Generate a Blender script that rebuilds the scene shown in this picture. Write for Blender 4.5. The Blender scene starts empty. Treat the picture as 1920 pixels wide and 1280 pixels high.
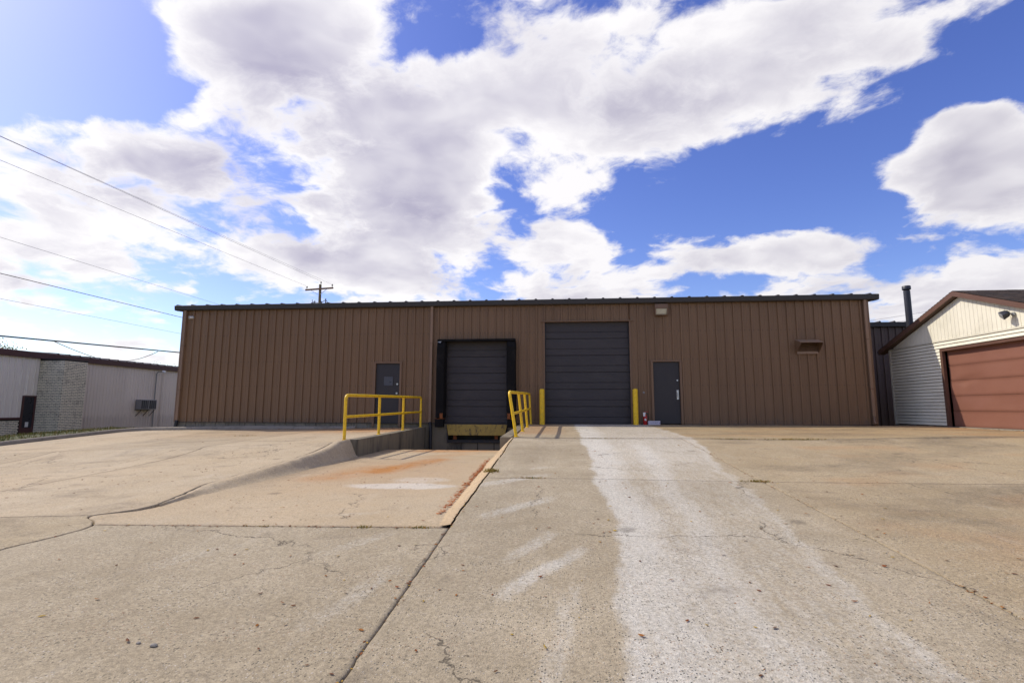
import bpy, math, random
import numpy as np
from mathutils import Vector, Matrix, noise as mnoise

random.seed(7)
scene = bpy.context.scene
col = scene.collection
R = math.radians

# ------------------------------------------------------------------ camera
CAM_H = 0.545
PITCH, ROLL, YAW = 0.1283, 0.0021, -0.0907
cam_d = bpy.data.cameras.new('camera')
cam_d.sensor_width = 36.0
cam_d.lens = 18.135
cam_d.clip_start = 0.05
cam_d.clip_end = 6000
cam = bpy.data.objects.new('camera', cam_d)
col.objects.link(cam)
F = Vector((math.sin(YAW) * math.cos(PITCH), math.cos(YAW) * math.cos(PITCH), math.sin(PITCH)))
RT = Vector((math.cos(YAW), -math.sin(YAW), 0))
UP = RT.cross(F)
RT2 = RT * math.cos(ROLL) + UP * math.sin(ROLL)
UP2 = UP * math.cos(ROLL) - RT * math.sin(ROLL)
cam.matrix_world = Matrix(((RT2.x, UP2.x, -F.x, 0), (RT2.y, UP2.y, -F.y, 0), (RT2.z, UP2.z, -F.z, CAM_H), (0, 0, 0, 1)))
scene.camera = cam

# ------------------------------------------------------------------ sun, exposure
SUN = Vector((-1.05, 0.31, 1.0)).normalized()
sun_d = bpy.data.lights.new('sun', 'SUN')
sun_d.energy = 3.3
sun_d.angle = R(0.53)
sun_d.color = (1.0, 0.92, 0.79)
sun_o = bpy.data.objects.new('sun', sun_d)
sun_o.rotation_euler = SUN.to_track_quat('Z', 'Y').to_euler()
sun_o.location = (-30, 9, 40)
col.objects.link(sun_o)
vs = scene.view_settings
vs.view_transform = 'Standard'
vs.look = 'None'
vs.gamma = 1.0
vs.exposure = 0.20
vs.use_curve_mapping = False

# ------------------------------------------------------------------ node helpers
def N(nt, kind, **kw):
    n = nt.nodes.new(kind)
    for k, v in kw.items():
        setattr(n, k, v)
    return n

def put(nt, sock, val):
    if isinstance(val, bpy.types.NodeSocket):
        nt.links.new(val, sock)
    elif isinstance(val, (tuple, list)) and len(val) == 3 and sock.type == 'RGBA':
        sock.default_value = (*val, 1)
    else:
        sock.default_value = val

def M(nt, op, a, b=None, c=None, clamp=False):
    n = N(nt, 'ShaderNodeMath', operation=op, use_clamp=clamp)
    put(nt, n.inputs[0], a)
    if b is not None: put(nt, n.inputs[1], b)
    if c is not None: put(nt, n.inputs[2], c)
    return n.outputs[0]

def VM(nt, op, a, b=None, scale=None):
    n = N(nt, 'ShaderNodeVectorMath', operation=op)
    put(nt, n.inputs[0], a)
    if b is not None: put(nt, n.inputs[1], b)
    if scale is not None: put(nt, n.inputs['Scale'], scale)
    return n.outputs['Value'] if op in ('LENGTH', 'DOT_PRODUCT') else n.outputs[0]

def MR(nt, val, a, b, c=0.0, d=1.0, smooth=True):
    n = N(nt, 'ShaderNodeMapRange', interpolation_type='SMOOTHSTEP' if smooth else 'LINEAR')
    for i, v in enumerate((val, a, b, c, d)):
        put(nt, n.inputs[i], v)
    return n.outputs[0]

def MIX(nt, fac, a, b, mode='MIX'):
    n = N(nt, 'ShaderNodeMix', data_type='RGBA', blend_type=mode)
    put(nt, n.inputs[0], fac)
    put(nt, n.inputs[6], a)
    put(nt, n.inputs[7], b)
    return n.outputs[2]

def NOISE(nt, vec, scale, detail=4, rough=0.5, dist=0.0, out=0):
    n = N(nt, 'ShaderNodeTexNoise')
    put(nt, n.inputs['Vector'], vec)
    n.inputs['Scale'].default_value = scale
    n.inputs['Detail'].default_value = detail
    n.inputs['Roughness'].default_value = rough
    n.inputs['Distortion'].default_value = dist
    return n.outputs[out]

def XYZ(nt, x, y, z):
    n = N(nt, 'ShaderNodeCombineXYZ')
    for i, v in enumerate((x, y, z)): put(nt, n.inputs[i], v)
    return n.outputs[0]

def SEP(nt, v):
    n = N(nt, 'ShaderNodeSeparateXYZ')
    put(nt, n.inputs[0], v)
    return n.outputs

# ------------------------------------------------------------------ sky: clear blue air with a broken cumulus layer
# rows run up the sky (z/y), columns across it (x/y); two digits of cloud cover and two of cloud depth each
SKY_MAP = [
'5000 5000 5000 5000 5000 5000 5000 5000 5000 5000 5000 5000 5000 5000 5000 5000 5000 5000 5000 5000 5000 5000 5000 5000 5000 5000 5000 5000 5000 5000 5000 5000',
'5000 5000 5000 5000 5000 5000 5000 5000 5000 5000 5000 5000 5000 5000 5000 5000 5000 5000 5000 5000 5000 5000 5000 5000 5000 5000 5000 5000 5000 5000 5000 5000',
'5300 5802 6206 6309 6309 6006 5602 5200 5000 5000 5000 5000 5000 5000 5000 5000 5000 5000 5000 5000 5300 6200 7000 7304 7811 8007 6400 5200 5000 5000 5000 5000',
'6104 6517 6729 6433 6027 5714 5302 5100 6100 6904 7410 7107 6500 6100 6507 7415 8015 7808 6302 5210 6316 6717 7320 8124 8125 7813 6401 5200 5000 5000 5000 5000',
'6214 6736 7043 7131 7212 7003 5900 5900 8600 9104 9520 9326 7922 6808 5400 7910 8413 3802 5700 8605 9507 8804 6200 3900 5500 6100 5800 5000 5000 5000 5000 5000',
'6300 7102 7604 8005 7502 6200 5800 5300 5605 7332 8161 8394 9099 8669 5710 4800 6700 0000 0900 0600 0000 0000 1700 3702 7927 9926 9901 5300 5000 5000 5000 5000',
'5713 6531 6940 7044 7049 7347 7543 7230 7833 8463 9089 9487 9577 8958 3213 4200 7300 4000 3500 1600 0000 0000 0900 5900 9525 9937 9513 5500 5000 5000 5000 5000',
'5800 6500 7013 7838 8754 9255 8740 8017 7829 8474 8799 8795 9159 8621 6500 4700 6403 7714 8218 6713 4603 2300 1100 0500 5500 9600 9400 5700 5000 5000 5000 5000',
'5500 6100 6300 6600 7200 7200 5900 6800 9120 9769 9187 7965 8219 8301 7600 7001 7523 7744 7941 8240 7627 6309 4602 3100 1600 2100 2400 4600 5000 5000 5000 5000',
'4600 4000 3400 2300 2100 3100 5700 7717 8645 8670 8070 7632 7500 7400 7700 8000 8300 7810 8023 8926 8723 7622 6720 6611 6200 4300 1600 3500 5000 5000 5000 5000',
'2200 1400 1100 0200 1500 5500 8410 9741 9959 9660 8145 4810 4300 3800 6000 7500 8000 7300 7000 7100 7800 7800 7501 6100 5000 5400 4700 4800 5000 5000 5000 5000',
'0200 0200 1000 1400 3300 6300 8313 9435 9644 8534 7011 5000 4900 3000 6200 6500 6200 5500 5500 5300 5000 5000 5100 5100 5000 5000 5000 5000 5000 5000 5000 5000',
'0300 0200 1300 2300 3700 5400 6202 6408 6207 5801 5300 5000 5000 5000 5100 5200 5000 5000 5000 5000 5000 5000 5000 5000 5000 5000 5000 5000 5000 5000 5000 5000',
'2300 2600 3300 4000 4700 5000 5100 5100 5100 5000 5000 5000 5000 5000 5000 5000 5000 5000 5000 5000 5000 5000 5000 5000 5000 5000 5000 5000 5000 5000 5000 5000',
'4700 4700 4800 4900 5000 5000 5000 5000 5000 5000 5000 5000 5000 5000 5000 5000 5000 5000 5000 5000 5000 5000 5000 5000 5000 5000 5000 5000 5000 5000 5000 5000']
SKY_U, SKY_V = (-1.28, 1.28), (-0.02, 1.10)

def cloud_field(g, direction):
    x, y, z = SEP(g, direction)
    zc = M(g, 'MAXIMUM', z, 0.0)
    ys = M(g, 'MAXIMUM', y, 0.08)
    # the puffs lie in a layer, so they crowd towards the horizon
    k = M(g, 'DIVIDE', 1.0, M(g, 'ADD', zc, 0.28))
    p = XYZ(g, M(g, 'MULTIPLY', x, k), M(g, 'MULTIPLY', y, k), M(g, 'MULTIPLY', zc, 1.2))
    w = VM(g, 'SUBTRACT', NOISE(g, p, 2.4, 4, 0.55, 0, 1), (0.5, 0.5, 0.5))
    pw = VM(g, 'ADD', p, VM(g, 'SCALE', w, scale=0.22))
    f1 = NOISE(g, pw, 3.0, 11, 0.62)
    b1 = NOISE(g, pw, 3.0, 3.5, 0.55)
    b2 = NOISE(g, VM(g, 'ADD', pw, (-0.10, 0.03, 0.06)), 3.0, 3.5, 0.55)      # the same billows a step nearer the sun
    vor = N(g, 'ShaderNodeTexVoronoi', feature='F1')
    vor.inputs['Scale'].default_value = 8.0
    vor.inputs['Detail'].default_value = 1.0
    vor.inputs['Roughness'].default_value = 0.5
    put(g, vor.inputs['Vector'], pw)
    gv = XYZ(g, M(g, 'DIVIDE', x, ys), M(g, 'DIVIDE', z, ys), 0.0)
    gv = VM(g, 'ADD', gv, VM(g, 'SCALE', w, scale=0.07))
    gx, gy, _ = SEP(g, gv)
    s = MR(g, gx, SKY_U[0], SKY_U[1], 0.0, 1.0, False)
    t = MR(g, gy, SKY_V[0], SKY_V[1], 0.0, len(SKY_MAP) - 1.0, False)
    acc = (0.0, 0.0, 0.0)
    for j, row in enumerate(SKY_MAP):
        rp = N(g, 'ShaderNodeValToRGB')
        cr = rp.color_ramp
        cr.interpolation = 'B_SPLINE'
        cells = row.split()
        for i, c in enumerate(cells):
            pos = i / (len(cells) - 1)
            el = cr.elements[i] if i < 2 else cr.elements.new(1.0)
            el.position = pos
        for i, c in enumerate(cells):
            cr.elements[i].position = i / (len(cells) - 1)
            cr.elements[i].color = (int(c[:2]) / 99, int(c[2:]) / 99, 0, 1)
        # the carried sum rides along unused so that rows are worked out one after the other
        dep = SEP(g, acc)[2] if j else 0.0
        put(g, rp.inputs[0], M(g, 'ADD', s, dep))
        wgt = MR(g, M(g, 'ABSOLUTE', M(g, 'SUBTRACT', t, float(j))), 1.0, 0.0)
        n = N(g, 'ShaderNodeVectorMath', operation='MULTIPLY_ADD')
        put(g, n.inputs[0], rp.outputs[0])
        put(g, n.inputs[1], XYZ(g, wgt, wgt, 0.0))
        put(g, n.inputs[2], acc)
        acc = n.outputs[0]
    cov, dep, _ = SEP(g, acc)
    cov = M(g, 'MULTIPLY_ADD', cov, 2.0, -0.99)
    cov = M(g, 'MAXIMUM', cov, M(g, 'MULTIPLY', cov, 0.72))
    front = M(g, 'MULTIPLY', MR(g, y, 0.08, 0.4), MR(g, gy, 1.08, 0.95))
    far = NOISE(g, p, 0.8, 2, 0.5)
    cov = M(g, 'ADD', M(g, 'MULTIPLY', cov, front), M(g, 'MULTIPLY_ADD', far, 0.8, M(g, 'MULTIPLY_ADD', front, -0.14, -0.22)))
    f3 = NOISE(g, pw, 17.0, 5, 0.65)
    n = M(g, 'ADD', M(g, 'MULTIPLY_ADD', f1, 2.7, -1.35), M(g, 'MULTIPLY_ADD', f3, 0.35, -0.175))
    n = M(g, 'ADD', n, M(g, 'MULTIPLY_ADD', vor.outputs['Distance'], -0.40, 0.17))
    dens = M(g, 'ADD', cov, n)
    dep = M(g, 'ADD', M(g, 'MULTIPLY', dep, front), M(g, 'MULTIPLY', M(g, 'SUBTRACT', 1.0, front), 0.35))
    return dens, dep, M(g, 'SUBTRACT', b2, b1), w

world = bpy.data.worlds.new('World')
scene.world = world
world.use_nodes = True
wt = world.node_tree
wt.nodes.clear()
wo = N(wt, 'ShaderNodeOutputWorld')
bg = N(wt, 'ShaderNodeBackground')
wt.links.new(bg.outputs[0], wo.inputs[0])
bg.inputs[1].default_value = 0.12
sky = N(wt, 'ShaderNodeTexSky', sky_type='NISHITA')
sky.sun_disc = False
sky.sun_elevation = math.asin(SUN.z)
sky.sun_rotation = math.atan2(SUN.x, SUN.y)
sky.altitude = 200
sky.air_density = 1.0
sky.dust_density = 0.75
sky.ozone_density = 3.0
hs = N(wt, 'ShaderNodeHueSaturation')
hs.inputs['Hue'].default_value = 0.526
hs.inputs['Saturation'].default_value = 1.2
hs.inputs['Value'].default_value = 1.30
wt.links.new(sky.outputs[0], hs.inputs['Color'])
tc = N(wt, 'ShaderNodeTexCoord')
DIRV = tc.outputs['Generated']
dens, deep, puff, swirl = cloud_field(wt, DIRV)
alpha = MR(wt, dens, -0.06, 0.34)
body = MR(wt, dens, 0.10, 0.95)                      # thin rims let the sun through, deep cores turn grey
shade = M(wt, 'MULTIPLY', M(wt, 'MULTIPLY_ADD', deep, 0.95, 0.34), body)
shade = M(wt, 'SUBTRACT', 1.0, M(wt, 'EXPONENT', M(wt, 'MULTIPLY', shade, -1.75)))
shade = M(wt, 'ADD', shade, M(wt, 'MULTIPLY', puff, 1.9), clamp=True)
sd = VM(wt, 'DOT_PRODUCT', DIRV, tuple(SUN))
glow = MR(wt, sd, 0.0, 0.95, 0.0, 1.0, False)
lit = MIX(wt, glow, (6.7, 6.55, 6.75), (7.9, 7.75, 7.85))
drk = MIX(wt, glow, (3.2, 3.05, 3.85), (3.7, 3.55, 4.65))
ccol = MIX(wt, shade, lit, drk)
skyc = MIX(wt, alpha, hs.outputs[0], ccol)
wt.links.new(skyc, bg.inputs[0])
world.cycles.sampling_method = 'MANUAL'
world.cycles.sample_map_resolution = 1024

# ------------------------------------------------------------------ mesh helpers
def root_offset(o):
    v = Vector((0, 0, 0))
    while o is not None:
        v += o.location
        o = o.parent
    return v

class MB:
    """collects faces in world coordinates; build() links them as ONE mesh object"""
    def __init__(s):
        s.v, s.f = [], []
    def add(s, vs_, fs_):
        b = len(s.v)
        s.v += [tuple(p) for p in vs_]
        s.f += [tuple(b + i for i in f) for f in fs_]
        return s
    def box(s, x0, x1, y0, y1, z0, z1):
        return s.add([(x0, y0, z0), (x1, y0, z0), (x1, y1, z0), (x0, y1, z0), (x0, y0, z1), (x1, y0, z1), (x1, y1, z1), (x0, y1, z1)],
                     [(0, 3, 2, 1), (4, 5, 6, 7), (0, 1, 5, 4), (1, 2, 6, 5), (2, 3, 7, 6), (3, 0, 4, 7)])
    def prism(s, pts, axis, a, b):
        """2-D outline pts run along axis ('x','y','z') from a to b"""
        def P(p, t):
            return {'x': (t, p[0], p[1]), 'y': (p[0], t, p[1]), 'z': (p[0], p[1], t)}[axis]
        n = len(pts)
        vs_ = [P(p, a) for p in pts] + [P(p, b) for p in pts]
        fs_ = [(i, (i + 1) % n, n + (i + 1) % n, n + i) for i in range(n)]
        fs_ += [tuple(range(n))[::-1], tuple(range(n, 2 * n))]
        return s.add(vs_, fs_)
    def tube(s, pts, r, n=10, caps=True):
        pts = [Vector(p) for p in pts]
        rs = r if isinstance(r, (list, tuple)) else [r] * len(pts)
        rings = []
        up = None
        for i, p in enumerate(pts):
            t = (pts[min(i + 1, len(pts) - 1)] - pts[max(i - 1, 0)]).normalized()
            if up is None or abs(up.dot(t)) > 0.98:
                up = Vector((0, 0, 1)) if abs(t.z) < 0.9 else Vector((0, 1, 0))
            u = t.cross(up).normalized()
            w = u.cross(t).normalized()
            up = w
            rings.append([p + (u * math.cos(2 * math.pi * k / n) + w * math.sin(2 * math.pi * k / n)) * rs[i] for k in range(n)])
        vs_ = [q for ring in rings for q in ring]
        fs_ = []
        for i in range(len(pts) - 1):
            for k in range(n):
                k2 = (k + 1) % n
                fs_.append((i * n + k, i * n + k2, (i + 1) * n + k2, (i + 1) * n + k))
        if caps:
            fs_ += [tuple(range(n))[::-1], tuple((len(pts) - 1) * n + k for k in range(n))]
        return s.add(vs_, fs_)
    def lathe(s, prof, c, n=20):
        """prof: (radius, height) pairs from bottom to top round the vertical through c"""
        vs_, fs_ = [], []
        for r, h in prof:
            for k in range(n):
                a = 2 * math.pi * k / n
                vs_.append((c[0] + r * math.cos(a), c[1] + r * math.sin(a), c[2] + h))
        m = len(prof)
        for i in range(m - 1):
            for k in range(n):
                k2 = (k + 1) % n
                fs_.append((i * n + k, i * n + k2, (i + 1) * n + k2, (i + 1) * n + k))
        fs_ += [tuple(range(n))[::-1], tuple((m - 1) * n + k for k in range(n))]
        return s.add(vs_, fs_)
    def build(s, name, mat, parent=None, smooth=False, bevel=0.0):
        off = root_offset(parent)
        me = bpy.data.meshes.new(name)
        me.from_pydata([(x - off.x, y - off.y, z - off.z) for x, y, z in s.v], [], s.f)
        me.materials.append(mat)
        if smooth:
            me.polygons.foreach_set('use_smooth', [True] * len(me.polygons))
        me.update()
        o = bpy.data.objects.new(name, me)
        col.objects.link(o)
        o.parent = parent
        if smooth:
            md = o.modifiers.new('edge', 'EDGE_SPLIT')
            md.split_angle = R(40)
        if bevel:
            md = o.modifiers.new('bevel', 'BEVEL')
            md.width = bevel
            md.segments = 2
            md.limit_method = 'ANGLE'
        return o

def tag(o, label=None, cat=None, group=None, kind=None):
    for k, v in (('label', label), ('category', cat), ('group', group), ('kind', kind)):
        if v: o[k] = v
    return o

def thing(name, loc, label, cat, group=None):
    o = bpy.data.objects.new(name, None)
    o.empty_display_size = 0.2
    o.location = loc
    col.objects.link(o)
    return tag(o, label, cat, group)

def share(src, parent, off=(0, 0, 0)):
    """a copy of a part that shares its mesh, moved by off"""
    c = src.copy()
    col.objects.link(c)
    c.parent = parent
    c.location = Vector(src.location) + Vector(off)
    return c

def lerp(a, b, t): return a + (b - a) * t
def sstep(a, b, x):
    t = np.clip((np.asarray(x, float) - a) / (b - a), 0, 1)
    return t * t * (3 - 2 * t)

# ------------------------------------------------------------------ materials
def new_mat(name):
    m = bpy.data.materials.new(name)
    m.use_nodes = True
    nt = m.node_tree
    nt.nodes.clear()
    out = N(nt, 'ShaderNodeOutputMaterial')
    b = N(nt, 'ShaderNodeBsdfPrincipled')
    nt.links.new(b.outputs[0], out.inputs[0])
    return m, nt, b

def bump(nt, b, h, strength=0.3, dist=0.01):
    n = N(nt, 'ShaderNodeBump')
    n.inputs['Strength'].default_value = strength
    n.inputs['Distance'].default_value = dist
    put(nt, n.inputs['Height'], h)
    nt.links.new(n.outputs[0], b.inputs['Normal'])

def plain(name, c, rough=0.6, metal=0.0, var=0.12, scale=6.0, stretch=(1, 1, 1), dirt=None, dirt_amt=0.0, dirt_scale=2.0,
          tint=0.06, bstr=0.0, bscale=60, spec=0.5):
    """one paint or metal with grain, wear and a small difference from piece to piece"""
    m, nt, b = new_mat(name)
    tc_ = N(nt, 'ShaderNodeTexCoord')
    geo = N(nt, 'ShaderNodeNewGeometry')
    pos = VM(nt, 'MULTIPLY', geo.outputs['Position'], stretch)
    n1 = NOISE(nt, pos, scale, 5, 0.6)
    oi = N(nt, 'ShaderNodeObjectInfo')
    k = M(nt, 'MULTIPLY_ADD', M(nt, 'SUBTRACT', n1, 0.5), 2 * var, 1.0)
    k = M(nt, 'ADD', k, M(nt, 'MULTIPLY', M(nt, 'SUBTRACT', oi.outputs['Random'], 0.5), 2 * tint))
    cc = VM(nt, 'SCALE', c, scale=k)
    if dirt:
        dn = NOISE(nt, pos, dirt_scale, 7, 0.65, 0.4)
        cc = MIX(nt, M(nt, 'MULTIPLY', MR(nt, dn, 0.48, 0.68), dirt_amt), cc, dirt)
    put(nt, b.inputs['Base Color'], cc)
    put(nt, b.inputs['Roughness'], M(nt, 'MULTIPLY_ADD', n1, 0.25, rough - 0.12, clamp=True))
    b.inputs['Metallic'].default_value = metal
    b.inputs['Specular IOR Level'].default_value = spec
    if bstr:
        bump(nt, b, NOISE(nt, geo.outputs['Position'], bscale, 4, 0.6), bstr, 0.01)
    return m

MAT = {}
def panel_paint(name, c, c2, fade):
    """coil-coated steel: vertical run-off streaks, faded patches and splash dirt with its own ragged edge at the foot"""
    m, nt, b = new_mat(name)
    geo = N(nt, 'ShaderNodeNewGeometry')
    pos = geo.outputs['Position']
    st = NOISE(nt, VM(nt, 'MULTIPLY', pos, (7, 7, 0.35)), 1.0, 6, 0.6)
    big = NOISE(nt, pos, 0.45, 3, 0.5)
    oi = N(nt, 'ShaderNodeObjectInfo')
    f = M(nt, 'ADD', M(nt, 'MULTIPLY_ADD', st, 1.5, -0.5), M(nt, 'MULTIPLY_ADD', big, 0.7, -0.3), clamp=True)
    cc = MIX(nt, f, c, c2)
    k = M(nt, 'MULTIPLY_ADD', M(nt, 'SUBTRACT', oi.outputs['Random'], 0.5), 0.11, 1.0)
    cc = VM(nt, 'SCALE', cc, scale=k)
    z = SEP(nt, pos)[2]
    edge = M(nt, 'MULTIPLY_ADD', NOISE(nt, VM(nt, 'MULTIPLY', pos, (5, 5, 2)), 1.0, 6, 0.65), 0.9, -0.25)
    spl = MR(nt, M(nt, 'SUBTRACT', edge, z), 0.0, 0.35)
    cc = MIX(nt, M(nt, 'MULTIPLY', spl, fade), cc, (0.16, 0.11, 0.075))
    sp = MR(nt, NOISE(nt, pos, 38, 3, 0.7), 0.68, 0.76)
    cc = MIX(nt, M(nt, 'MULTIPLY', sp, 0.18), cc, (0.25, 0.18, 0.13))
    put(nt, b.inputs['Base Color'], cc)
    put(nt, b.inputs['Roughness'], M(nt, 'MULTIPLY_ADD', st, 0.25, 0.42))
    b.inputs['Specular IOR Level'].default_value = 0.35
    # slight oil-canning of the sheet
    bump(nt, b, NOISE(nt, VM(nt, 'MULTIPLY', pos, (1, 1, 0.5)), 2.2, 2, 0.5), 0.22, 0.03)
    return m

MAT['brown'] = panel_paint('brown_steel_panel', (0.187, 0.109, 0.057), (0.245, 0.147, 0.081), 0.7)
MAT['brown_trim'] = plain('brown_trim_paint', (0.185, 0.105, 0.056), 0.5, var=0.15, scale=3, stretch=(3, 3, 0.5))
MAT['annex'] = panel_paint('shaded_brown_steel_panel', (0.12, 0.078, 0.055), (0.15, 0.10, 0.075), 0.2)  # brown panel darkened: the annex's shade is put into its colour
MAT['eave'] = plain('dark_bronze_eave_metal', (0.035, 0.030, 0.030), 0.45, var=0.2, scale=4)
MAT['roof_metal'] = plain('roof_sheet_metal', (0.06, 0.05, 0.048), 0.5, var=0.2, scale=2)
MAT['door_dark'] = plain('charcoal_door_paint', (0.027, 0.022, 0.024), 0.5, var=0.12, scale=3, stretch=(2, 2, .6), tint=0.02)
MAT['section'] = plain('charcoal_overhead_door_steel', (0.043, 0.036, 0.037), 0.52, var=0.22, scale=2.4, stretch=(1, 1, 2), dirt=(0.07, 0.06, 0.055), dirt_amt=0.35, dirt_scale=1.6, tint=0.08)
MAT['black_foam'] = plain('black_vinyl_dock_seal', (0.008, 0.007, 0.007), 0.75, spec=0.15, var=0.3, scale=3, dirt=(0.03, 0.026, 0.025), dirt_amt=0.5)
MAT['black_pipe'] = plain('black_plastic', (0.014, 0.014, 0.018), 0.5, var=0.2)
MAT['flue'] = plain('black_flue_metal', (0.022, 0.023, 0.032), 0.45, metal=0.0, var=0.25, scale=5)
MAT['yellow'] = plain('safety_yellow_paint', (0.86, 0.54, 0.010), 0.42, var=0.12, scale=7, dirt=(0.36, 0.19, 0.02), dirt_amt=0.5, dirt_scale=13, tint=0.03)
MAT['yellow_worn'] = plain('scuffed_yellow_steel', (0.36, 0.23, 0.035), 0.6, var=0.25, scale=6, dirt=(0.018, 0.015, 0.012), dirt_amt=0.92, dirt_scale=5.5, stretch=(1.6, 1, 0.8))
MAT['rust'] = plain('rusted_steel', (0.25, 0.075, 0.018), 0.85, var=0.4, scale=14, dirt=(0.03, 0.02, 0.015), dirt_amt=0.7, dirt_scale=8)
MAT['dark_steel'] = plain('blackened_steel', (0.022, 0.020, 0.02), 0.6, var=0.3, scale=6, dirt=(0.09, 0.045, 0.02), dirt_amt=0.5, dirt_scale=7)
MAT['steel'] = plain('satin_steel', (0.55, 0.55, 0.55), 0.35, metal=0.9, var=0.08)
MAT['white_plastic'] = plain('white_plastic', (0.72, 0.71, 0.68), 0.5, var=0.06)
MAT['grey_metal'] = plain('grey_cast_metal', (0.30, 0.31, 0.32), 0.45, var=0.12)
MAT['red'] = plain('extinguisher_red', (0.42, 0.010, 0.014), 0.35, var=0.08)
MAT['box_white'] = plain('printed_white_card', (0.52, 0.49, 0.55), 0.7, var=0.06)
MAT['print'] = plain('violet_print', (0.20, 0.17, 0.30), 0.7, var=0.1)
MAT['lens'] = plain('cloudy_lens', (0.55, 0.52, 0.40), 0.2, var=0.35, scale=16)
MAT['cream'] = plain('cream_vinyl_siding', (0.80, 0.755, 0.61), 0.55, var=0.05, scale=2, dirt=(0.50, 0.47, 0.35), dirt_amt=0.25, dirt_scale=1.3, tint=0.02)
MAT['cream_trim'] = plain('cream_vinyl_trim', (0.66, 0.62, 0.50), 0.55, var=0.05)
MAT['garage_trim'] = plain('red_brown_fascia_paint', (0.125, 0.062, 0.042), 0.5, var=0.12, scale=3)
MAT['garage_door'] = plain('terracotta_brown_door_steel', (0.235, 0.102, 0.068), 0.5, var=0.10, scale=1.4, dirt=(0.24, 0.105, 0.075), dirt_amt=0.6, dirt_scale=1.1, tint=0.03, bstr=0.12, bscale=2.4)
MAT['soffit'] = plain('soffit_and_gap_shade', (0.10, 0.06, 0.04), 0.6)  # soffit colour; on the garage wall core it paints shade between boards
MAT['glass'] = plain('dark_glass', (0.022, 0.022, 0.030), 0.3, var=0.05)
MAT['wood'] = plain('weathered_pole_wood', (0.16, 0.115, 0.06), 0.85, var=0.3, scale=3, stretch=(6, 6, 0.7), bstr=0.3, bscale=20)
MAT['arm_wood'] = plain('weathered_crossarm_wood', (0.20, 0.11, 0.07), 0.85, var=0.25, scale=5)
MAT['insulator'] = plain('dark_porcelain', (0.05, 0.04, 0.045), 0.3)
MAT['wire'] = plain('dark_cable', (0.030, 0.028, 0.032), 0.6)
MAT['wire_grey'] = plain('weathered_aluminium_wire', (0.32, 0.31, 0.35), 0.6)
MAT['bark'] = plain('bark', (0.09, 0.065, 0.045), 0.9, var=0.3, scale=9, bstr=0.5, bscale=20)
MAT['panel_white'] = panel_paint('chalky_white_steel_panel', (0.82, 0.75, 0.65), (0.86, 0.79, 0.70), 0.15)
MAT['panel_grey'] = panel_paint('chalky_putty_steel_panel', (0.74, 0.64, 0.52), (0.80, 0.70, 0.58), 0.2)
MAT['maroon'] = plain('maroon_trim_paint', (0.085, 0.035, 0.032), 0.5, var=0.15)
MAT['brick'] = plain('cream_glazed_brick', (0.80, 0.73, 0.56), 0.6, var=0.3, scale=8, dirt=(0.24, 0.21, 0.15), dirt_amt=0.5, dirt_scale=3)
MAT['mortar'] = plain('dark_mortar', (0.05, 0.044, 0.038), 0.9)
MAT['ac'] = plain('window_unit_casing', (0.25, 0.24, 0.23), 0.5, var=0.1)
MAT['spout'] = plain('faded_downspout_paint', (0.25, 0.155, 0.095), 0.5, var=0.2, scale=2, stretch=(3, 3, 0.4))
MAT['pane'] = plain('wired_glass', (0.06, 0.06, 0.078), 0.3, var=0.2, scale=9)
MAT['vent'] = plain('lit_vent_paint', (0.29, 0.19, 0.125), 0.5, var=0.15, scale=5)  # paler than the trim: light on the hood top put into the colour
MAT['stone'] = plain('grey_stone', (0.26, 0.235, 0.20), 0.9, var=0.3, scale=30, bstr=0.5)

def shingle_mat():
    m, nt, b = new_mat('asphalt_shingle')
    geo = N(nt, 'ShaderNodeNewGeometry')
    pos = geo.outputs['Position']
    br = N(nt, 'ShaderNodeTexBrick')
    put(nt, br.inputs['Vector'], VM(nt, 'MULTIPLY', pos, (1, 1, 0)))
    br.inputs['Scale'].default_value = 1.0
    br.inputs['Brick Width'].default_value = 0.30
    br.inputs['Row Height'].default_value = 0.135
    br.inputs['Mortar Size'].default_value = 0.006
    br.inputs['Color1'].default_value = (0.11, 0.072, 0.05, 1)
    br.inputs['Color2'].default_value = (0.062, 0.044, 0.034, 1)
    br.inputs['Mortar'].default_value = (0.02, 0.016, 0.014, 1)
    g = NOISE(nt, pos, 90, 3, 0.7)
    put(nt, b.inputs['Base Color'], VM(nt, 'SCALE', br.outputs[0], scale=M(nt, 'MULTIPLY_ADD', g, 1.2, 0.4)))
    b.inputs['Roughness'].default_value = 0.95
    bump(nt, b, g, 0.4, 0.006)
    return m
MAT['shingle'] = shingle_mat()

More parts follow.
